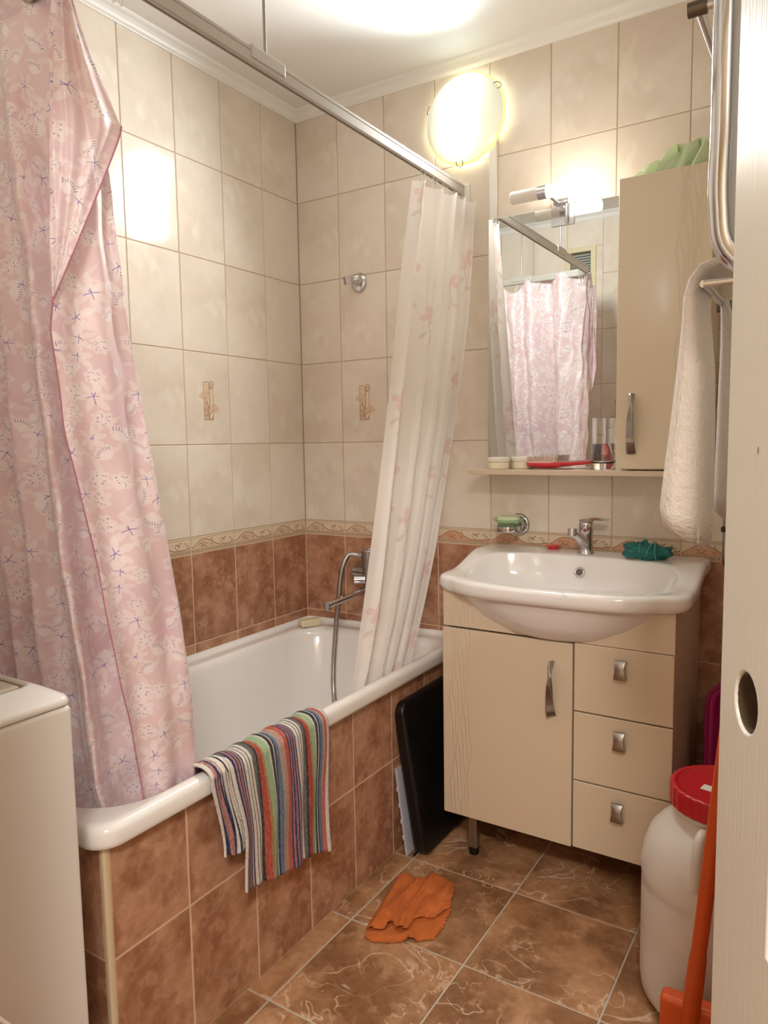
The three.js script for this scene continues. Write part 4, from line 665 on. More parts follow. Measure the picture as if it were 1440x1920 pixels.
{
  const H = thing('hairbrush', 'red and white hairbrush lying bristles up on the shelf', 'hairbrush', [1.015, SH, 0.082]); H.rotation.y = -0.05;
  const red = phy({ color: 0xd93a48, roughness: 0.3 }), wh = phy({ color: 0xf3efec, roughness: 0.35 });
  const sec = (x, w, h, y) => Array.from({ length: 28 }, (_, k) => { const a = k / 28 * 6.2832, c = Math.cos(a), s = Math.sin(a); return V(x, y + (s > 0 ? 0.15 : 1) * s * h, c * w); });
  part('head', loft([sec(-0.062, 0.003, 0.004, 0.0185), sec(-0.056, 0.014, 0.008, 0.018), sec(-0.040, 0.026, 0.013, 0.018), sec(-0.01, 0.031, 0.0165, 0.018), sec(0.02, 0.028, 0.0155, 0.018), sec(0.042, 0.019, 0.013, 0.018), sec(0.055, 0.011, 0.012, 0.019)], true, true), red, H, 'red brush body');
  part('pad', at(new THREE.SphereGeometry(1, 28, 10, 0, 6.2832, 0, 1.5708).scale(0.05, 0.006, 0.026), -0.01, 0.0195, 0), std({ color: 0xe7a6a0, roughness: 0.6 }), H);
  const br = []; for (let i = 0; i < 17; i++) for (let j = 0; j < 9; j++) { const x = -0.055 + i * 0.0056 + (j % 2) * 0.0028, z = (j - 4) * 0.0054; if (((x + 0.01) / 0.047) ** 2 + (z / 0.024) ** 2 > 1) continue; const a = V(x, 0.020, z), b = V(x * 1.12 + rr(-0.001, 0.001), 0.040 + rr(-0.001, 0.001), z * 1.2); br.push(cyl(a, b, 0.001, 0.0009, 5, true), at(new THREE.SphereGeometry(0.0016, 6, 5), b.x, b.y, b.z)); }
  const bm = part('bristles', join(br), std({ color: 0xf2e3d8, roughness: 0.5 }), H, 'pale pin bristles'); bm.userData.kind = 'stuff';
  part('handle', loft([sec(0.030, 0.017, 0.004, 0.021), sec(0.055, 0.013, 0.010, 0.0205), sec(0.085, 0.0105, 0.010, 0.021), sec(0.12, 0.0115, 0.0095, 0.023), sec(0.14, 0.010, 0.008, 0.025), sec(0.148, 0.004, 0.004, 0.0255)], true, true), red, H);
  part('grip', at(loft([sec(0.018, 0.020, 0.001, 0), sec(0.03, 0.0165, 0.002, 0), sec(0.06, 0.0105, 0.002, 0.0015), sec(0.11, 0.0085, 0.002, 0.003), sec(0.138, 0.004, 0.001, 0.005)], true, true), 0, 0.0215, 0), wh, H, 'white inlay');
}
{
  const G = thing('drinking_glass', 'clear drinking glass half full of water on the shelf', 'glass', [1.194, SH, 0.088]);
  const gm = phy({ color: 0xffffff, roughness: 0.0, transmission: 1, thickness: 0.003, ior: 1.5 });
  part('glass_wall', lathe([[0.0001, 0.0], [0.030, 0.0], [0.0325, 0.002], [0.033, 0.02], [0.0318, 0.08], [0.0322, 0.151], [0.0316, 0.152], [0.0308, 0.151], [0.0304, 0.08], [0.0312, 0.026], [0.029, 0.019], [0.0001, 0.0185]], 64), gm, G);
  part('water', lathe([[0.0001, 0.0192], [0.0285, 0.0195], [0.0308, 0.026], [0.0301, 0.076], [0.0001, 0.076]], 64), phy({ color: 0xffffff, roughness: 0, transmission: 1, thickness: 0.05, ior: 1.33 }), G);
}
// green mesh sponge on the cabinet
{
  const m = phy({ color: 0xeffadf, roughness: 0.85, transmission: 0.6, thickness: 0, side: THREE.DoubleSide });
  const g = []; const blob = (cx, cy, cz, rx, ry, rz, ph) => g.push(sheet((u, v) => { const a = u * 6.2832, b = (v - 0.02) * 1.75, q = 1 + 0.16 * Math.sin(a * 5 + ph + b * 3) + 0.10 * Math.sin(a * 9 - ph * 2 + b * 6); return V(cx + Math.cos(a) * Math.cos(b) * rx * q, cy + Math.max(0, Math.sin(b)) * ry * q, cz + Math.sin(a) * Math.cos(b) * rz * q); }, 60, 24));
  const y = 1.9645; blob(1.44, y, 0.085, 0.050, 0.072, 0.055, 0.4); blob(1.385, y, 0.085, 0.050, 0.068, 0.050, 1.7); blob(1.335, y, 0.09, 0.045, 0.040, 0.045, 2.9); blob(1.298, y, 0.09, 0.032, 0.025, 0.035, 4.0); blob(1.42, y, 0.09, 0.026, 0.05, 0.03, 5.1);
  one('mesh_sponge', join(g), m, 'light green mesh bath sponge on top of the wall cabinet', 'sponge');
}
// soap dish on the wall
{
  const S = thing('soap_dish', 'chrome wall soap dish with clear glass bowl beside the basin', 'soap dish', [0.898, 0.980, 0]);
  const pl = lathe([[0.018, 0.004], [0.026, 0.012], [0.034, 0.010], [0.037, 0.004], [0.037, 0.0005]], 48); pl.rotateX(Math.PI / 2); part('wall_plate', pl, M.chrome, S);
  part('arm', join([cyl(V(0, 0, 0.002), V(-0.002, -0.004, 0.028), 0.010, 0.008), cyl(V(0, -0.012, 0.002), V(0, -0.012, 0.02), 0.009)]), M.chrome, S);
  part('ring', at(lathe([[0.0365, -0.009], [0.0385, -0.008], [0.0385, 0.008], [0.0365, 0.009], [0.036, 0.0], [0.0365, -0.009]], 48), -0.012, -0.008, 0.066), M.chrome, S);
  part('glass_bowl', at(lathe([[0.0001, -0.012], [0.030, -0.011], [0.0345, -0.002], [0.037, 0.006], [0.050, 0.0145], [0.053, 0.0185], [0.0512, 0.0195], [0.047, 0.0155], [0.034, 0.008], [0.030, -0.004], [0.0001, -0.008]], 56), -0.012, 0.006, 0.066), phy({ color: 0xe6f4ea, roughness: 0.3, transmission: 1, thickness: 0, ior: 1.45 }), S);
  const sp = at(new RoundedBoxGeometry(0.072, 0.024, 0.046, 6, 0.0115), 0, 0, 0); const s = one('soap_bar', sp, phy({ color: 0xdbe6bb, roughness: 0.4 }), 'pale green soap bar in the glass soap dish', 'soap'); s.position.set(0.888, 1.0015, 0.066); s.rotation.y = 0.15;
}

// ------------------------------------------------------------ striped towel over the tub edge
{
  const stripe = canvasTex(2048, 512, (g, w, h) => {
    g.fillStyle = '#e6dcd2'; g.fillRect(0, 0, w, h);
    // u runs from the near end (left) to the far end: [from, to, colour] in fractions of the width
    const bands = [[0, 0.02, '#e9dfd4'], [0.02, 0.035, '#20305e'], [0.035, 0.05, '#b98078'], [0.05, 0.06, '#20305e'], [0.06, 0.075, '#b98078'], [0.075, 0.085, '#20305e'], [0.085, 0.10, '#c9a79c'], [0.10, 0.11, '#20305e'],
      [0.11, 0.135, '#efe7dc'], [0.135, 0.14, '#343438'], [0.14, 0.16, '#ece3d8'], [0.16, 0.166, '#343438'], [0.166, 0.185, '#e9e0d4'], [0.185, 0.215, '#6c6a66'], [0.215, 0.235, '#3c3a3a'], [0.235, 0.275, '#c1503c'], [0.275, 0.295, '#b88a60'], [0.295, 0.345, '#a9c498'], [0.345, 0.36, '#d4d6c0'], [0.36, 0.385, '#3a3438'], [0.385, 0.395, '#e2d8d0'], [0.395, 0.41, '#2b4468'], [0.41, 0.44, '#6f7f92'], [0.44, 0.47, '#b9a59a'], [0.47, 0.50, '#cf9c8c'], [0.50, 0.535, '#c8604e'], [0.535, 0.545, '#27315c'], [0.545, 0.56, '#a8737c'], [0.56, 0.57, '#27315c'], [0.57, 0.585, '#a8737c'], [0.585, 0.595, '#27315c'], [0.595, 0.61, '#b58a8c'], [0.61, 0.62, '#27315c'],
      [0.62, 0.645, '#efe7dc'], [0.645, 0.65, '#343438'], [0.65, 0.668, '#ece3d8'], [0.668, 0.674, '#343438'], [0.674, 0.69, '#e6ddd2'], [0.69, 0.715, '#706c68'], [0.715, 0.73, '#343234'], [0.73, 0.765, '#bb4836'], [0.765, 0.785, '#bd9468'], [0.785, 0.83, '#aac59a'], [0.83, 0.845, '#d6d8c4'], [0.845, 0.87, '#3a3438'], [0.87, 0.88, '#e2d8d0'], [0.88, 0.895, '#2b4468'], [0.895, 0.925, '#74859a'], [0.925, 0.945, '#c3aaa2'], [0.945, 0.978, '#cd6f62'], [0.978, 1, '#eaded4']];
    for (const [a, b, c] of bands) { g.fillStyle = c; g.fillRect(a * w, 0, (b - a) * w + 1, h); }
    for (let i = 0; i < 26000; i++) { const x = rnd() * w, y = rnd() * h; g.fillStyle = rnd() < 0.5 ? 'rgba(245,236,228,0.45)' : 'rgba(30,28,34,0.28)'; g.fillRect(x, y, 2.2, rr(2, 6)); }
  });
  const terry = dataTex(512, 512, (u, v) => { const k = 255 * (0.5 * rnd() + 0.5 * fbm(u * 90, v * 90, 2)); return [k, k, k]; }, false); terry.repeat.set(6, 6);
  const mat = std({ map: stripe, roughness: 0.95, bumpMap: terry, bumpScale: 0.0016, side: THREE.DoubleSide });
  const T = thing('hand_towel', 'striped terry towel hanging over the bathtub edge', 'towel', [0, 0, 0]);
  // cross-section over the rim: inside, over the top, down the outside; s in metres from the inner end
  const over = (s, yEnd) => {
    const ins = 0.16, top = 0.052; const d0 = 0.008;
    if (s < ins) { const t = s / ins; return [lerp(0.632, 0.656, t), lerp(0.44, 0.572, t)]; }
    if (s < ins + top) { const t = (s - ins) / top, a = Math.PI * (1 - t); return [lerp(0.660, 0.712, t), 0.578 + 0.010 * Math.sin(a) ** 0.6]; }
    const q = s - ins - top, drop = 0.574 - yEnd; return [0.7165 + 0.0025 * Math.sin(q * 18), 0.574 - Math.min(q, drop)];
  };
  const layer = (za, zb, ya, yb, u0, u1, off, gather) => {
    const nu = 80, nv = 90;
    const g = sheet((u, v) => {
      const yEnd = lerp(ya, yb, u) + 0.006 * Math.sin(u * 11), L = 0.212 + (0.574 - yEnd), s = v * L, [x, y] = over(s, yEnd);
      const hang = smooth(0.212, 0.40, s), fold = gather * hang * (0.010 * Math.sin(u * 13 + 0.8) + 0.005 * Math.sin(u * 29 + v * 3));
      const zt = lerp(za[0], zb[0], u), zl = lerp(za[1], zb[1], u), top = 0.0025 * Math.sin(u * 38) * (1 - hang);
      return V(x + off * smooth(0.16, 0.26, s) + Math.abs(fold) + (fold > 0 ? fold * 0.4 : 0), y + top, lerp(zt, zl, hang));
    }, nu, nv);
    const uv = g.attributes.uv; for (let j = 0; j <= nv; j++) for (let i = 0; i <= nu; i++) uv.setXY(j * (nu + 1) + i, lerp(u0, u1, i / nu), j / nv * 0.7);
    return thicken(g, -0.005);
  };
  part('front_layer', layer([1.185, 1.165], [0.845, 0.862], 0.286, 0.238, 0.0, 1.0, 0.007, 1), mat, T);
  part('back_layer', layer([1.238, 1.214], [1.17, 1.13], 0.390, 0.372, 0.0, 0.24, 0.0, 0.6), mat, T);
}
// ------------------------------------------------------------ orange rag on the floor
{
  const ot = dataTex(512, 512, (u, v) => { const a = fbm(u * 5, v * 5, 4), b = fbm(u * 90, v * 90, 2); return mix3([176, 88, 34], [205, 112, 52], a).map((x) => x + (b - 0.5) * 16); });
  ot.repeat.set(4, 4);
  const mat = std({ map: ot, roughness: 0.92, side: THREE.DoubleSide });
  const R = thing('floor_rag', 'crumpled orange cloth lying on the floor tiles', 'rag', [0, 0, 0]);
  const F = (u, v) => onY(0, u, v);
  // outline in four edges (photo pixels on the floor): far, right, near, left
  const edge = (pts) => { const w = pts.map((p) => F(...p)); return (t) => { const s = t * (w.length - 1), i = Math.min(w.length - 2, Math.floor(s)); return w[i].clone().lerp(w[i + 1], s - i); }; };
  const coons = (far, right, near, left) => (u, v) => { const a = far(u), b = near(u), c = left(v), d = right(v), p = far(0), q = far(1), r = near(0), s = near(1); const o = new THREE.Vector3(); o.addScaledVector(a, 1 - v).addScaledVector(b, v).addScaledVector(c, 1 - u).addScaledVector(d, u).addScaledVector(p, -(1 - u) * (1 - v)).addScaledVector(q, -u * (1 - v)).addScaledVector(r, -(1 - u) * v).addScaledVector(s, -u * v); return o; };
  const low = coons(edge([[752, 1650], [768, 1652], [784, 1668], [800, 1660], [830, 1662]]), edge([[830, 1662], [846, 1700], [842, 1716], [830, 1742], [812, 1764]]), edge([[683, 1762], [700, 1768], [730, 1770], [765, 1768], [790, 1766], [812, 1764]]), edge([[752, 1650], [728, 1690], [706, 1722], [688, 1745], [683, 1762]]));
  const up = coons(edge([[749, 1643], [763, 1643], [776, 1649], [785, 1657], [796, 1650], [810, 1641], [832, 1651], [852, 1663]]), edge([[852, 1663], [850, 1676], [846, 1690], [844, 1707]]), edge([[686, 1746], [705, 1749], [722, 1748], [735, 1738], [745, 1751], [762, 1749], [776, 1735], [795, 1728], [814, 1730], [844, 1707]]), edge([[749, 1643], [730, 1678], [708, 1712], [686, 1746]]));
  const jag = (u, v) => (u < 0.001 || u > 0.999 || v > 0.999 ? rr(-0.003, 0.003) : 0);
  const s1 = sheet((u, v) => { const p = low(u, v); p.x += jag(u, v); p.z += jag(u, v); p.y = 0.002 + 0.008 * Math.max(0, fbm(u * 6 + 3, v * 6, 3) - 0.42) * 2 + 0.011 * Math.exp(-(((u - 0.62) / 0.06) ** 2)) * smooth(0.75, 1, v); return p; }, 70, 60);
  const s2 = sheet((u, v) => { const p = up(u, v); p.x += jag(u, v); p.z += jag(u, v); const e = smooth(0, 0.06, u) * smooth(1, 0.94, u) * smooth(0, 0.05, v);
    p.y = 0.008 + e * (0.020 * Math.max(0, fbm(u * 4 + 1, v * 4 + 9, 3) - 0.35) + 0.007 * Math.sin((u * 0.9 + v * 0.4) * 11) ** 2 + 0.014 * Math.exp(-(((u - 0.48) / 0.05) ** 2)) * smooth(0.6, 1, v) + 0.010 * Math.exp(-(((u - 0.27) / 0.035) ** 2)) * smooth(0.8, 1, v) + 0.006 * Math.exp(-(((u - 0.42 - 0.1 * v) / 0.04) ** 2)) * smooth(0.5, 0, v)); return p; }, 90, 80);
  part('cloth', join([thicken(s1, -0.0015), thicken(s2, -0.0015)]), mat, R);
}
// ------------------------------------------------------------ black board and grey sheet between tub and cabinet
{
  const B = thing('black_board', 'black padded board leaning between bathtub and cabinet', 'board', [0, 0, 0]);
  const w = 0.33, h = 0.455, t = 0.036, sh = new THREE.Shape(), r = 0.03; sh.moveTo(r, 0); sh.lineTo(w - r, 0); sh.quadraticCurveTo(w, 0, w, r); sh.lineTo(w, h - r); sh.quadraticCurveTo(w, h, w - r, h); sh.lineTo(r, h); sh.quadraticCurveTo(0, h, 0, h - r); sh.lineTo(0, r); sh.quadraticCurveTo(0, 0, r, 0);
  const g = new THREE.ExtrudeGeometry(sh, { depth: t - 0.02, bevelEnabled: true, bevelSize: 0.008, bevelThickness: 0.01, bevelSegments: 4, curveSegments: 8 });
  const m = part('pad', g, std({ color: 0x0c0b0c, roughness: 0.38 }), B); m.rotation.set(0, Math.PI / 2, 0);
  B.position.set(0.752, 0.012, 0.437); B.rotation.z = 0.165;
  // the side facing the tub carries a thin piping
  const pp = sh.getPoints(10).map((p) => V(0.0 - 0.011, p.y, -p.x)); part('piping', new THREE.TubeGeometry(new THREE.CatmullRomCurve3(pp, true), 160, 0.0028, 6, true), std({ color: 0x151314, roughness: 0.3 }), B);
}
{
  const G = one('plastic_sheet', join([rbox(-0.003, 0.003, 0, 0.27, -0.30, 0.0, 0.001), ...[0.05, 0.10, 0.15, 0.2].map((y) => rbox(-0.0045, 0.0045, y, y + 0.014, -0.004, 0.004, 0.002))]), std({ color: 0xc3c4cc, roughness: 0.5 }), 'pale grey plastic sheet standing behind the black board', 'sheet');
  G.position.set(0.716, 0.0005, 0.452); G.rotation.z = 0.13;
}
// ------------------------------------------------------------ plastic barrel
{
  const p0 = onY(0, 1345, 1858), B = thing('plastic_barrel', 'white translucent plastic barrel with a red screw lid beside the cabinet', 'barrel', [p0.x + 0.004, 0, 0.60]);
  const hdpe = phy({ color: 0xe6ddd4, roughness: 0.32, transmission: 0.12, thickness: 0 });
  const R = 0.163;
  part('body', lathe([[0.0001, 0], [R - 0.045, 0], [R - 0.018, 0.008], [R - 0.003, 0.03], [R, 0.06], [R, 0.165], [R - 0.003, 0.172], [R, 0.18], [R, 0.27], [R - 0.004, 0.278], [R, 0.288], [R + 0.002, 0.31], [R - 0.004, 0.35], [R - 0.016, 0.385], [R - 0.036, 0.410], [R - 0.058, 0.424], [R - 0.064, 0.430], [R - 0.066, 0.45], [R - 0.061, 0.452], [R - 0.061, 0.458], [R - 0.066, 0.460], [R - 0.066, 0.49], [0.0001, 0.492]], 72), hdpe, B);
  const n = 64, ring = (r, y, k) => Array.from({ length: n * 2 }, (_, i) => { const a = i / (n * 2) * 6.2832, q = r + (k && i % 4 < 2 ? 0.0018 : 0); return V(Math.cos(a) * q, y, Math.sin(a) * q); });
  const red = phy({ color: 0xc4202a, roughness: 0.3 });
  const lid = part('lid', loft([ring(0.1005, 0.462), ring(0.106, 0.464, 1), ring(0.106, 0.503, 1), ring(0.103, 0.507, 1), ring(0.098, 0.5075), ring(0.094, 0.506), ring(0.090, 0.5005), ring(0.04, 0.499), ring(0.001, 0.499)].map((r) => r.reverse()), false, true), red, B, 'red ribbed screw lid');
  part('paper_label', (() => { const g = box(-0.019, 0.019, 0.4992, 0.4998, -0.013, 0.013); g.rotateY(-0.2); return at(g, -0.022, 0, 0.012); })(), std({ color: 0xe9e4da, roughness: 0.8 }), lid, 'small white sticker');
  for (const s of [1, -1]) { const a = s > 0 ? 1.75 : -1.39, d = V(Math.cos(a), 0, Math.sin(a)), q = (r, y) => d.clone().multiplyScalar(r).setY(y); part('carry_handle', tube([q(R - 0.066, 0.437), q(R - 0.045, 0.446), q(R - 0.026, 0.440), q(R - 0.012, 0.415), q(R - 0.006, 0.375), q(R - 0.005, 0.345)], 0.011, 40, 14), hdpe, B); }
}
// ------------------------------------------------------------ broom
{
  const B = thing('broom', 'orange plastic broom with green bristles leaning beside the barrel', 'broom', [0, 0, 0]);
  const or = phy({ color: 0xd4561f, roughness: 0.4 });
  const a = onZ(0.86, 1294, 1908), b = onZ(0.93, 1340, 1560), d = b.clone().sub(a), foot = a.clone().addScaledVector(d, -0.06), top = a.clone().addScaledVector(d, 2.0);
  const ring = (c, r) => ringEll(c.x, c.z, r, r, c.y, 24);
  part('handle', loft([ring(foot, 0.0165), ring(foot.clone().addScaledVector(d, 0.25), 0.0165), ring(foot.clone().addScaledVector(d, 0.40), 0.0155), ring(foot.clone().addScaledVector(d, 0.44), 0.0135), ring(top, 0.0135)].map((r) => r.reverse()), true, true), or, B);
  const hc = foot.clone(); part('head', rbox(hc.x - 0.055, hc.x + 0.19, 0.085, 0.172, hc.z - 0.035, hc.z + 0.005, 0.012, 4), or, B);
  const br = []; for (let i = 0; i < 46; i++) for (let j = 0; j < 6; j++) { const x = hc.x - 0.052 + i * 0.0053, z = hc.z - 0.032 + j * 0.0065; br.push(cyl(V(x, 0.09, z), V(x + (i - 23) * 0.0006 + rr(-0.002, 0.002), 0.001, z + (j - 2.5) * 0.003), 0.0014, 0.001, 5)); }
  const m = part('bristles', join(br), std({ color: 0x4f8f3c, roughness: 0.7 }), B, 'green bristles'); m.userData.kind = 'stuff';
}
// ------------------------------------------------------------ magenta basin leaning on the wall
{
  const B = thing('laundry_tub', 'magenta plastic wash tub standing on its edge behind the barrel', 'tub', [1.51, 0, 0.03]);
  const rr4 = [0.07, 0.07, 0.07, 0.07], w = 0.34, h = 0.60, S = (i, z) => ringRR(i, w - i, i, h - i, rr4.map((q) => Math.max(0.02, q - i * 0.3)), 0, 10).map((p) => V(p.x, p.z, z));
  const g = loft([S(0.0, 0.135), S(-0.004, 0.140), S(0.0, 0.145), S(0.010, 0.145), S(0.016, 0.138), S(0.045, 0.02), S(0.07, 0.006), S(0.12, 0.004)], false, true);
  const o = loft([S(0.0, 0.135), S(0.012, 0.132), S(0.041, 0.018), S(0.068, 0.002), S(0.12, 0.0)].map((r) => r.slice().reverse()), false, true);
  const m = part('shell', join([g, o]), phy({ color: 0xc23384, roughness: 0.35, side: THREE.DoubleSide }), B); m.rotation.x = -0.02;
  part('rim_bead', new THREE.TubeGeometry(new THREE.CatmullRomCurve3(S(-0.002, 0.14), true), 160, 0.005, 8, true), phy({ color: 0xb02a72, roughness: 0.35 }), B);
}
// ------------------------------------------------------------ washing machine (top loader) at the near end of the tub
{
  const Wm = thing('washing_machine', 'white top loading washing machine at the end of the bathtub', 'washing machine', [0, 0, 0]);
  const x0 = 0.17, x1 = 0.762, z0 = 1.572, z1 = 1.922, wm = phy({ color: 0xe4dfda, roughness: 0.35 });
  part('body', rbox(x0, x1, 0.02, 0.846, z0, z1, 0.008, 4), wm, Wm);
  const R = (i, y, r) => ringRR(x0 + i, x1 - i, z0 + i * 0.62, z1 - i * 0.62, [r, r, r, r], y, 8);
  part('top_panel', loft([R(0.002, 0.8475, 0.012), R(0.0, 0.850, 0.014), R(0.0, 0.856, 0.014), R(0.004, 0.862, 0.014), R(0.030, 0.874, 0.02), R(0.046, 0.880, 0.025), R(0.052, 0.8805, 0.025), R(0.056, 0.876, 0.02), R(0.058, 0.868, 0.02)].map((r) => r.reverse()), true, true), wm, Wm);
  part('seal', loft([R(0.057, 0.868, 0.022), R(0.058, 0.8755, 0.022), R(0.064, 0.8755, 0.022), R(0.066, 0.868, 0.022)].map((r) => r.reverse()), false, false, 0.5), std({ color: 0x8b7657, roughness: 0.7 }), Wm, 'brownish rubber seal line');
  part('lid', rbox(x0 + 0.069, x1 - 0.069, 0.862, 0.879, z0 + 0.043, z1 - 0.043, 0.006, 3), phy({ color: 0xdcd2c4, roughness: 0.3 }), Wm);
  for (const [x, z] of [[x0 + 0.05, z0 + 0.05], [x1 - 0.05, z0 + 0.05], [x0 + 0.05, z1 - 0.05], [x1 - 0.05, z1 - 0.05]]) part('foot', cyl(V(x, 0, z), V(x, 0.022, z), 0.02, 0.02, 16), M.black, Wm);
}
{ // pale pink bin in front of it, cut by the picture edge
  const g = loft([[0.03, 0.0], [0.028, 0.004], [0.0, 0.48], [-0.008, 0.486], [-0.008, 0.498], [0.0, 0.5], [0.006, 0.498], [0.008, 0.48], [0.034, 0.012]].map(([i, y]) => ringRR(0.79 + i, 1.06 - i, 1.78 + i * 0.6, 1.915 - i * 0.6, [0.03, 0.03, 0.03, 0.03], y, 8).reverse()), true, true);
  one('laundry_bin', g, phy({ color: 0xf0d6ca, roughness: 0.4 }), 'pale pink plastic bin in front of the washing machine', 'bin');
}
// ------------------------------------------------------------ towel warmer with towels
const WX = 1.628, WY = 1.468;
{
  const C = thing('towel_warmer', 'chrome towel warmer pipe with hanging bars beside the open door', 'towel warmer', [0, 0, 0]);
  const pz = 1.325, px = onZ(pz, 1361, 250).x, r = 0.0165;
  part('pipe', tube([V(XR, 2.28, pz - 0.05), V(px + 0.09, 2.28, pz - 0.02), V(px + 0.02, 2.27, pz), V(px, 2.2, pz), V(px, 2.0, pz), V(px, 1.62, pz), V(px, 1.52, pz), V(px + 0.008, 1.475, pz), V(px + 0.04, 1.448, pz), V(px + 0.12, 1.445, pz - 0.02), V(XR, 1.445, pz - 0.05)], r, 140, 24), M.chrome, C);
  const rod = 0.0052;
  const bar = (x, y, z0, z1, plain) => { part('bar', join([cyl(V(x, y, z0), V(x, y, z1), rod), cyl(V(x, y, z0), V(x + 0.10, y, z0), rod), cyl(V(x, y, z1), V(XR, y, z1), rod)]), M.chrome, C); part('end_knob', join([cyl(V(x - 0.012, y, z1), V(x + 0.010, y, z1), 0.0088, 0.0088, 20)]), M.darkMetal, C); if (!plain) part('end_knob', cyl(V(x - 0.012, y, z0), V(x + 0.010, y, z0), 0.0088, 0.0088, 20), M.darkMetal, C); };
  bar(WX, WY, 1.165, 0.955, true); const t0 = onX(WX, 1310, 15); bar(WX, t0.y, t0.z, t0.z - 0.21);
  for (const y of [2.28, 1.445]) part('wall_flange', cyl(V(XR - 0.008, y, pz - 0.05), V(XR, y, pz - 0.05), 0.03, 0.03, 28), M.chrome, C);
}
{
  const terry = dataTex(512, 512, (u, v) => { const k = 255 * (0.3 * rnd() + 0.7 * fbm(u * 60, v * 60, 3)); return [k, k, k]; }, false); terry.repeat.set(1, 2);
  const mat = std({ color: 0xece2d9, roughness: 0.95, bumpMap: terry, bumpScale: 0.003 });
  const T = thing('bath_towel', 'white terry towel folded over the lower bar of the towel warmer', 'towel', [0, 0, 0]);
  // the towel as a closed band: plan rings from one hem, up, over the bar and down to the other hem
  const lobe = (path, zc, N = 44) => loft(path.map(([x, y, w, dp], i) => { const a = path[Math.max(0, i - 1)], b = path[Math.min(path.length - 1, i + 1)], t = V(b[0] - a[0], b[1] - a[1], 0).normalize(), nn = V(-t.y, t.x, 0);
    return Array.from({ length: N }, (_, k) => { const q = k / N * 6.2832, c = Math.cos(q), s = Math.sin(q), f = 1 + 0.05 * Math.sin(q * 3 + i * 0.35) + 0.16 * Math.exp(-((q - 1.9) ** 2) / 0.05) * smooth(7, 2, i); return V(x, y, zc).addScaledVector(nn, Math.sign(c) * Math.abs(c) ** 0.75 * w * f).add(V(0, i === 0 ? 0.017 * c : i === 1 ? 0.008 * c : 0, Math.sign(s) * Math.abs(s) ** 0.75 * dp)); }); }), true, true);
  // front half: from its hem up and over the bar; back half: hanging further in
  part('front_half', lobe([[1.607, 1.116, 0.030, 0.072], [1.605, 1.15, 0.0335, 0.074], [1.607, 1.20, 0.032, 0.072], [1.610, 1.28, 0.027, 0.068], [1.612, 1.36, 0.022, 0.064], [1.611, 1.42, 0.0165, 0.060], [1.610, 1.455, 0.0145, 0.056], [1.614, 1.478, 0.0125, 0.052], [1.625, 1.493, 0.0115, 0.05], [1.645, 1.4995, 0.011, 0.05], [1.668, 1.500, 0.010, 0.05], [1.69, 1.494, 0.009, 0.05]], 1.105), mat, T);
  part('back_half', lobe([[1.648, 1.128, 0.021, 0.03], [1.648, 1.16, 0.022, 0.03], [1.645, 1.25, 0.018, 0.03], [1.642, 1.34, 0.014, 0.028], [1.640, 1.40, 0.011, 0.026], [1.637, 1.44, 0.009, 0.022], [1.632, 1.470, 0.006, 0.012]], 0.99), mat, T);
}
{
  const mat = std({ color: 0xf1ede6, roughness: 0.9, side: THREE.DoubleSide });
  const g = sheet((u, v) => V(lerp(1.6385, 1.70, u) + 0.006 * Math.sin(v * 9) - 0.004 * v, lerp(1.474, 1.262, v) + 0.010 * Math.sin(u * 7), 0.945 + 0.008 * Math.sin(u * 20 + v * 3)), 24, 40);
  one('small_towel', thicken(g, 0.003), mat, 'small white cloth hanging at the far end of the warmer bars', 'towel');
}
{
  const P = thing('pipe_valve', 'grey pipe stub with a dark valve handle at the washbasin corner', 'pipe', [1.529, 0.9, 0]);
  part('pipe', tube([V(0, 0.0, 0.0), V(0, 0.0, 0.03), V(0, 0.012, 0.045), V(0, 0.04, 0.05), V(0, 0.14, 0.05)], 0.0095, 40, 16), M.steel, P);
  part('valve_handle', join([rbox(-0.012, 0.016, 0.095, 0.110, 0.05, 0.075, 0.004), cyl(V(0, 0.10, 0.05), V(0, 0.10, 0.064), 0.006)]), std({ color: 0x2a2624, roughness: 0.5 }), P, 'dark valve handle');
}
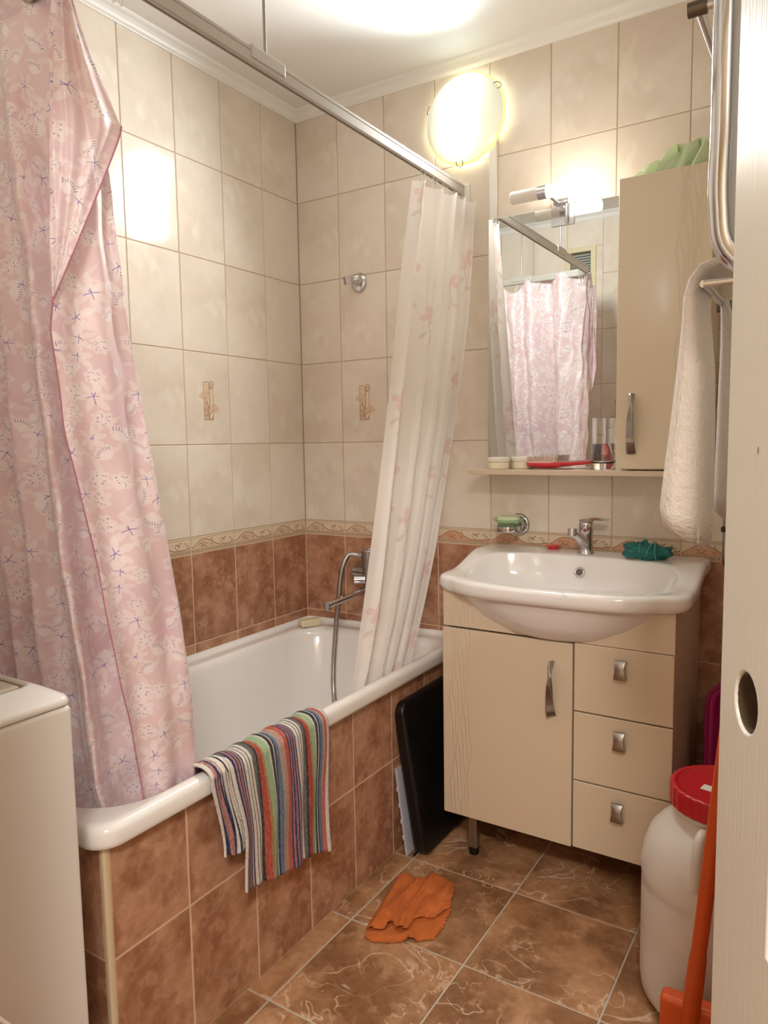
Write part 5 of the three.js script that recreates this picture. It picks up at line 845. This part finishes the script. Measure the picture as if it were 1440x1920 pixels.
// ------------------------------------------------------------ the open door
{
  const D = structure('door_1', null, null, 'open white painted door with an empty lock hole', 'door');
  const w = 0.66, h = 1.99, t = 0.04, sh = new THREE.Shape(); sh.moveTo(0, 0); sh.lineTo(w, 0); sh.lineTo(w, h); sh.lineTo(0, h); sh.closePath();
  const rect = (x0, x1, y0, y1) => { const p = new THREE.Path(); p.moveTo(x0, y0); p.lineTo(x0, y1); p.lineTo(x1, y1); p.lineTo(x1, y0); p.closePath(); return p; };
  const hole = new THREE.Path(); hole.absellipse(0.067, 0.983, 0.0300, 0.0335, 0, Math.PI * 2, true, 0); sh.holes.push(hole, rect(0.13, 0.53, 0.756, 1.85), rect(0.13, 0.53, 0.18, 0.64));
  const paint = dataTex(512, 512, (u, v) => { const k = 255 * (0.7 * fbm(u * 120, v * 3, 3) + 0.3 * fbm(u * 24 + 4, v * 7, 2)); return [k, k, k]; }, false); paint.repeat.set(3, 1.2);
  const pm = phy({ color: 0xdfdad0, roughness: 0.32, bumpMap: paint, bumpScale: 0.0003 });
  const g = new THREE.ExtrudeGeometry(sh, { depth: t - 0.006, bevelEnabled: true, bevelSize: 0.0025, bevelThickness: 0.003, bevelSegments: 3 }); 
  part('leaf', at(g, 0, 0.01, 0.003), pm, D);
  for (const [y0, y1] of [[0.756, 1.85], [0.18, 0.64]]) part('panel', rbox(0.128, 0.532, y0 + 0.008, y1 + 0.012, 0.010, 0.030, 0.004), pm, D);
  part('hole_lining', (() => { const p = lathe([[0.0275, 0.0372], [0.0262, 0.033], [0.0255, 0.012], [0.015, 0.008], [0.006, 0.0085]], 32); p.rotateX(Math.PI / 2); return at(p, 0.067, 0.993, 0); })(), std({ color: 0x4a3a28, roughness: 0.9, side: THREE.DoubleSide }), D, 'bare wood inside the lock hole');
  part('paint_chip', at(new THREE.SphereGeometry(0.0035, 10, 6).scale(0.7, 1.4, 0.12), 0.077, 1.246, t - 0.0002), std({ color: 0x9a8c78, roughness: 0.8 }), D, 'small chip in the paint');
  // local +x runs from the free edge to the hinge, local +z is the face towards the camera
  const th = 27 * Math.PI / 180; D.position.set(1.695, 0, 1.411); D.rotation.y = -(Math.PI / 2 - th); D.translateZ(-t);
}
{
  const fm = std({ color: 0xe6dfd2, roughness: 0.45 });
  structure('trim_5', join([box(DOOR0 - 0.002, DOOR0 + 0.02, 0, 2.06, ZF - 0.006, ZF + 0.107), box(DOOR0 - 0.002, XR + 0.1, 2.05, 2.075, ZF - 0.006, ZF + 0.107), rbox(DOOR0 - 0.06, DOOR0 + 0.001, 0, 2.13, ZF - 0.018, ZF - 0.001, 0.004)]), fm, 'painted wooden door frame of the bathroom doorway', 'door frame');
}
renderer.render(scene, camera);
